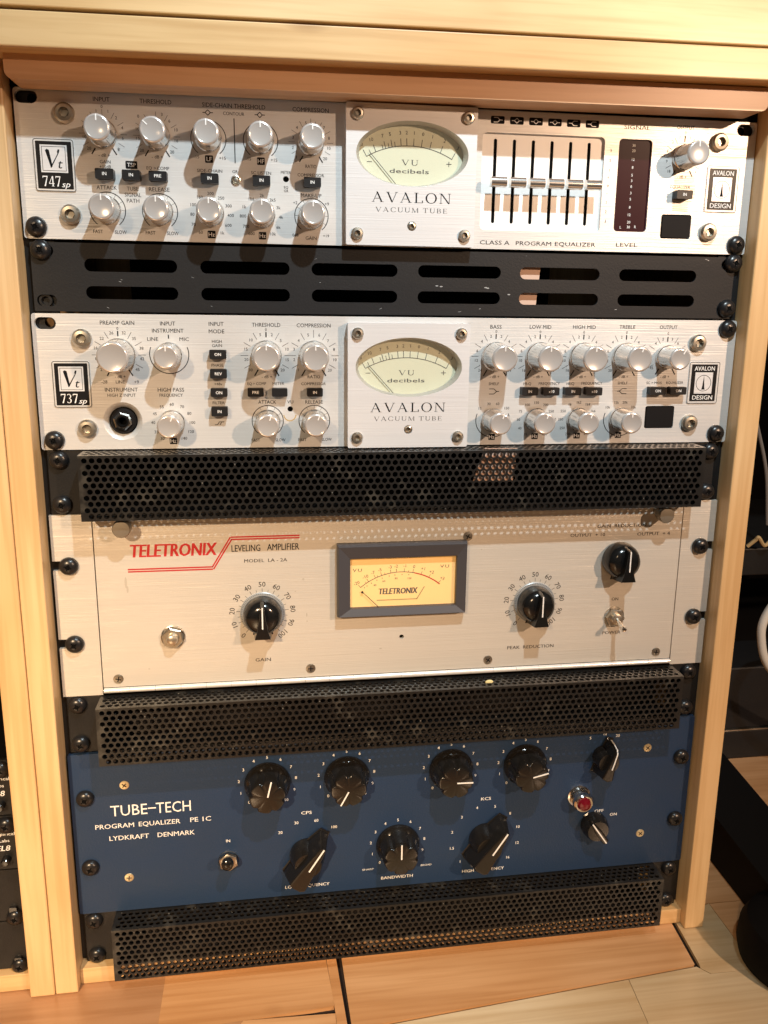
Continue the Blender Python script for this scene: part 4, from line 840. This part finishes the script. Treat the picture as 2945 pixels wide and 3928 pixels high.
o = b.build('toggle_switch', 'nickel', u, (110.6, 541.2, 0), smooth=True, local=True, ang=35)
c = MB(); c.tube([(0, 0, -6), (0, -3.2, -9), (0, -5.6, -12)], 2.4, 14); c.lathe(0, -6.2, [(2.4, -9.5), (4.3, -11), (4.7, -13), (4.2, -15), (2.6, -16.2), (0, -16.6)], 22); c.build('toggle_cap', 'bakelite', None, local=True, smooth=True).parent = o
for x, y in ((37.7, 471.5), (36.9, 549.0), (443.5, 470.6), (443.6, 548.3)): inst(FSB, u, (x, y, 0), random.uniform(0, 90))
for x, y in ((9.8, 479.8), (10.0, 537.2), (472.8, 480.2), (472.6, 536.6)): inst(SCR, u, (x, y, 0), random.uniform(0, 80))

# ================================================================== wooden rack cabinet
c_ = thing('rack_cabinet', 'pale maple rack cabinet with overhanging ledge holding the audio units', 'cabinet', (241, FLOOR, 0))
OC = (241, 320, 0)
def tl(x0, x1, y0, y1, z0, z1, dy=.0062):      # a board whose ends are not quite level
    b = MB(); f = lambda x: -dy * (x - 241)
    return b.add([(x, y + f(x), z) for x in (x0, x1) for y in (y0, y1) for z in (z0, z1)], [(0, 1, 3, 2), (4, 6, 7, 5), (0, 4, 5, 1), (2, 3, 7, 6), (0, 2, 6, 4), (1, 5, 7, 3)])
MB().box(-18.6, -2.4, -12, 633.4, -14, 420).build('side_panel', 'wood_v', c_, (-10, 320, 200), bevel=1.0)
MB().box(483.8, 500.6, -12, 633.4, -13.5, 420).build('side_panel', 'wood_v', c_, (492, 320, 200), bevel=1.0)
tl(-120, 640, -32.0, -13.4, -39, 120, .0095).build('ledge', 'wood_h', c_, (241, -22, 0), bevel=.8)
tl(-120, 640, -150, -34.0, -37.6, 120, .0075).build('upper_fascia', 'wood_h', c_, (241, -90, 0), bevel=.8)
MB().box(-120, 640, -40, -28, -30, 118).build('gap_shade_strip', 'hole', c_, (241, -33, 0))  # black strip standing in for shade in the gap above the ledge
v = rr(2.2, 474.6, -13, .8, 4.5, 5)
k = MB(); k.plate([(p[0], (p[1] if p[1] > -8 else -13.4) - .0062 * (p[0] - 241)) for p in v], [], -25, -2); k.build('top_rail', 'wood_red', c_, (241, -6, -12), bevel=.8)
MB().box(-2.3, 483.7, -12, 0.2, 1.5, 2.5).build('gap_shade_sheet', 'hole', c_, (241, -6, 2))  # black sheet standing in for the shaded gap above the top unit
MB().box(-2.3, 483.7, 620.2, 633.6, -6, 420).build('bottom_board', 'wood_h', c_, (241, 627, 100), bevel=.5)
MB().box(23.5, 459.5, 619.2, 620.0, -5.4, 417).build('shade_liner', 'wall', c_, (241, 619, 100))  # dark sheet added over the lit board to imitate interior shade
for x0, x1 in ((-2.0, 16), (466, 483.5)):
    MB().plate([(x0, 1), (x1, 1), (x1, 619), (x0, 619)], [circ(9.4 if x0 < 100 else 473.2, 6.4 + 44.45 * i + k, 3.0, 10) for i in range(14) for k in (0, 15.9, 31.7)], 3.9, 6).build('rack_rail', 'blacksteel', c_, ((x0 + x1) / 2, 310, 4))
MB().box(-2.3, 483.7, -1, 620, 418, 420).build('back_panel', 'wall', c_, (241, 300, 419))

n_cab = thing('neighbouring_cabinet', 'second maple cabinet standing against the left side of the rack cabinet', 'cabinet', (-60, FLOOR, 0))
MB().box(-36.6, -19.0, -12, 633.4, -14.4, 420).build('side_panel', 'wood_v', n_cab, (-28, 320, 200), bevel=1.0)
MB().box(-300, -36.8, 619.6, 633.6, -6, 420).build('bottom_board', 'wood_h', n_cab, (-150, 627, 100), bevel=.5)
MB().box(-36.9, -36.5 + 17.6 - .3, -10, -2, 2, 3).build('corner_block', 'wood_v', n_cab, (-28, -6, 2))

# neighbouring black units, only their right ends show
def side_unit(y0, y1, label, lab, name='rack_unit'):
    t = thing(name, label, 'audio unit', (-150, y1, 0)); o = (-150, (y0 + y1) / 2, 0)
    fp = MB().plate(rr(-300, -38.2, y0 + .4, y1 - .4, .6, 2), [], 0, 3).build('faceplate', 'blacksteel', t, o, bevel=.3)
    MB().box(-295, -44, y0 + 1, y1 - 1, 3.2, 200).build('chassis', 'matteblack', t, o)
    if lab:
        i = MB(); text(i, 'Empirical', -41.2, y0 + 15.2, 2.5, w=15.5, al='R'); text(i, 'Labs', -45.2, y0 + 20.6, 2.4, w=7, al='R'); text(i, 'EL8', -45.0, y0 + 26.8, 4.2, w=9.8, al='R', shear=.2, bold=.03); i.build('printed_lettering', 'whiteprint', fp, o)
        k = MB(); k.lathe(-48, y0 + 35.6, [(3.2, 0), (3.0, -5), (2.2, -6), (0, -6.2)], 20); k.build('small_knob', 'bakelite', t, (-48, y0 + 35.6, 0), smooth=True)
    else:
        MB().plate(rr(-49.4, -44.2, y0 + 31.0, y0 + 36.2, .6, 2), [], -2.4, .5).build('square_button', 'bakelite', t, (-46.8, y0 + 33.6, 0), bevel=.4)
    inst(SCR, t, (-46.0, y1 - 3.5 if not lab else y0 + 7.5, 0), 20)
    return t
side_unit(444.6, 489.0, 'black unit with EL8 lettering in the left cabinet, the upper one', True)
side_unit(489.1, 533.4, 'black unit with EL8 lettering in the left cabinet, the lower one', True)
side_unit(533.6, 577.0, 'plain black unit in the left cabinet directly under the EL8 units', False)
side_unit(577.2, 619.0, 'lowest plain black unit in the left cabinet above the pale board', False)

# ================================================================== added pale sheets imitating lit patches behind the vents
tag(MB().plate([(311, 94), (336.0, 94), (332.8, 132), (309, 132)], [], 4.6, 5.2).build('lit_patch', 'tan', None, (322, 112, 5)), 'added pale sheet imitating a lit patch glimpsed through the slots of the flat black vent panel', 'lit_patch')
tag(MB().plate([(296, 222.6), (319.5, 222.6), (317.0, 246.5), (288, 246.5)], [], -13.5, -12.9).build('lit_patch', 'tan', None, (304, 234, -13)), 'added pinkish sheet imitating a lit patch glimpsed through the perforations under the 737sp unit', 'lit_patch')

# ================================================================== floor
fl = bpy.data.objects.new('floor', None); COL.objects.link(fl); place(fl, None, (241, FLOOR, 0)); fl['kind'] = 'structure'
MB().box(-2500, 3000, FLOOR + 3.5, FLOOR + 30, -2500, 650).build('subfloor', 'woodgap', fl, (241, FLOOR + 10, 0))
def board(pts, m='wood_floor'):
    cx = sum(p[0] for p in pts) / len(pts); cz = sum(p[1] for p in pts) / len(pts); n = len(pts)
    b = MB(); b.add([(x, FLOOR, z) for x, z in pts] + [(x, FLOOR + 8, z) for x, z in pts], [tuple(range(n)), tuple(range(n, 2 * n))] + [(i, (i + 1) % n, n + (i + 1) % n, n + i) for i in range(n)])
    return b.build('floor_board', m, fl, (cx, FLOOR, cz), bevel=.3)
def zl(x): return -91.0 + .083 * x            # long joint in front of the rack
board([(196.6, -2), (476.6, -2), (473.4, zl(474) + 1.9), (198.6, zl(198) + 1.9)])            # lift-out hatch
board([(-300, -4), (60.0, -4), (60.0, -58.0), (-300, -79)], 'wood_shaded')
board([(60.6, -4), (183.6, -4), (187.0, -51.0), (60.6, -58.2)])
board([(-300, -80.5), (60, -59.2), (120, -55.4), (-11, -262), (-300, -262)], 'wood_shaded')
board([(120.8, -55.4), (187.2, -58.0), (183.9, -262), (-10, -262)])
board([(184.6, -4), (191.6, -4), (195.2, zl(195) + .5), (187.0, -262), (184.5, -262), (188.0, -60)])
board([(195.9, zl(196) - .8), (414.6, zl(414.6) - .8), (399.9, -262), (187.6, -262)], 'wood_pale')
board([(415.6, zl(415) - .8), (474, zl(474) - .8), (481.0, -60.5), (560, -62.4), (560, -262), (400.5, -262)], 'wood_pale')
board([(481.2, -2), (520, 12.2), (520, -60.8), (481.9, -59.6), (476.6, -54.0), (477.8, -50)], 'wood_pale')
board([(480, 13.5), (900, 8.5), (900, 240), (480, 240)])
board([(521, 11.9), (900, 7.5), (900, -60), (560, -60.5), (521, -60.0)])
board([(561, -62), (900, -60), (900, -262), (561, -262)], 'wood_pale')
board([(480, 241), (900, 241), (900, 420), (480, 420)], 'wood_pale')

for i, x in enumerate(range(-1200, 1500, 150)):
    for k, (za, zb) in enumerate(((-262.6, -700 - 90 * (i % 3)), (-700.6 - 90 * (i % 3), -1700))): board([(x, za), (x + 149.4, za), (x + 149.4, zb), (x, zb)], ('wood_floor', 'wood_pale', 'wood_floor', 'wood_shaded')[(i * 3 + k) % 4])
board([(-1200, -4), (-300.6, -4), (-300.6, -262), (-1200, -262)])
board([(900.6, 420), (1500, 420), (1500, -262), (900.6, -262)])

# ================================================================== things to the right of the rack
t = thing('speaker_stand', 'matte black stand with sloping beam and rounded foot right of the cabinet', 'stand', (590, FLOOR, 0))
b = MB(); b.add([(549, 633.9, -50), (553, 633.9, 290), (650, 633.9, 290), (615, 633.9, -50), (549, 590, -50), (552, 570, 290), (612, 570, 290), (600, 590, -50)], [(0, 1, 2, 3), (4, 5, 6, 7), (0, 4, 5, 1), (1, 5, 6, 2), (2, 6, 7, 3), (3, 7, 4, 0)])
b.build('beam', 'matteblack', t, (590, 600, 100), bevel=2)
b = MB(); b.lathe(0, 0, [(0, -40), (34, -39), (44, -34), (49, -24), (50, -10), (48, -2), (44, -.2), (0, -.2)], 44); b.v = [(x, z, y) for x, y, z in b.v]
b.build('foot', 'matteblack', t, (560, 633.9, -60), smooth=True, local=True)
t = thing('equipment_case', 'low black case with a thin pale seam behind the right side panel', 'case', (760, FLOOR, 300))
MB().box(500.8 + 4, 1000, 597.5, 633.8, 229, 520).build('case_body', 'ventblack', t, (760, 600, 300), bevel=2)
MB().box(500.8 + 4, 1000, 596.0, 597.4, 228, 520).build('case_seam', 'nickel', t, (760, 596, 300))
MB().box(500.8 + 4, 1000, 520, 595.8, 230, 520).build('case_lid', 'ventblack', t, (760, 560, 300), bevel=2)
tag(MB().box(508, 1000, 372, 402, 205, 420).build('shelf', 'blacksteel', None, (760, 390, 300), bevel=1.5), 'thin dark shelf carrying loose cable ends right of the cabinet', 'shelf')
def curve(pts, n=8):
    P = [pts[0]] + pts + [pts[-1]]; out_ = []
    for i in range(1, len(P) - 2):
        for k in range(n):
            t_ = k / n; out_.append(tuple(.5 * ((2 * P[i][c]) + (-P[i - 1][c] + P[i + 1][c]) * t_ + (2 * P[i - 1][c] - 5 * P[i][c] + 4 * P[i + 1][c] - P[i + 2][c]) * t_ ** 2 + (-P[i - 1][c] + 3 * P[i][c] - 3 * P[i + 1][c] + P[i + 2][c]) * t_ ** 3) for c in range(3)))
    out_.append(pts[-1]); return out_
tag(MB().tube(curve([(1000, 380, 150), (760, 388, 150), (690, 396, 150), (655, 402, 150), (637, 424, 150), (634, 448, 150), (647, 482, 150), (690, 520, 150), (760, 560, 160), (900, 590, 180)]), 4.2, 14).build('cable', 'cable_white', None, (650, 450, 150), smooth=True), 'thick white cable looping down at the right edge of the picture', 'cable')
tag(MB().tube(curve([(628, 215, 200), (637, 243, 200), (648, 275, 200), (654, 300, 200), (660, 345, 200)]), 1.8, 8).build('cable', 'cable_grey', None, (645, 280, 200), smooth=True), 'thin grey cable hanging beside the upper right side panel', 'cable')
tag(MB().tube(curve([(640, 368, 200), (646, 360, 196), (648, 357, 194), (656, 366, 195), (664, 361, 197)]), 2.0, 8).build('cable', 'rust', None, (650, 362, 200), smooth=True), 'short tan cable end lying on the thin dark shelf', 'cable')
bw_ = MB().box(-2500, 3000, -1500, FLOOR + 3, 700, 720).build('back_wall', 'wall', None, (241, 0, 710)); bw_['kind'] = 'structure'

for o in TEMPL:                              # the patterns the copies were made from
    for c in list(o.children): bpy.data.objects.remove(c)
    bpy.data.objects.remove(o)
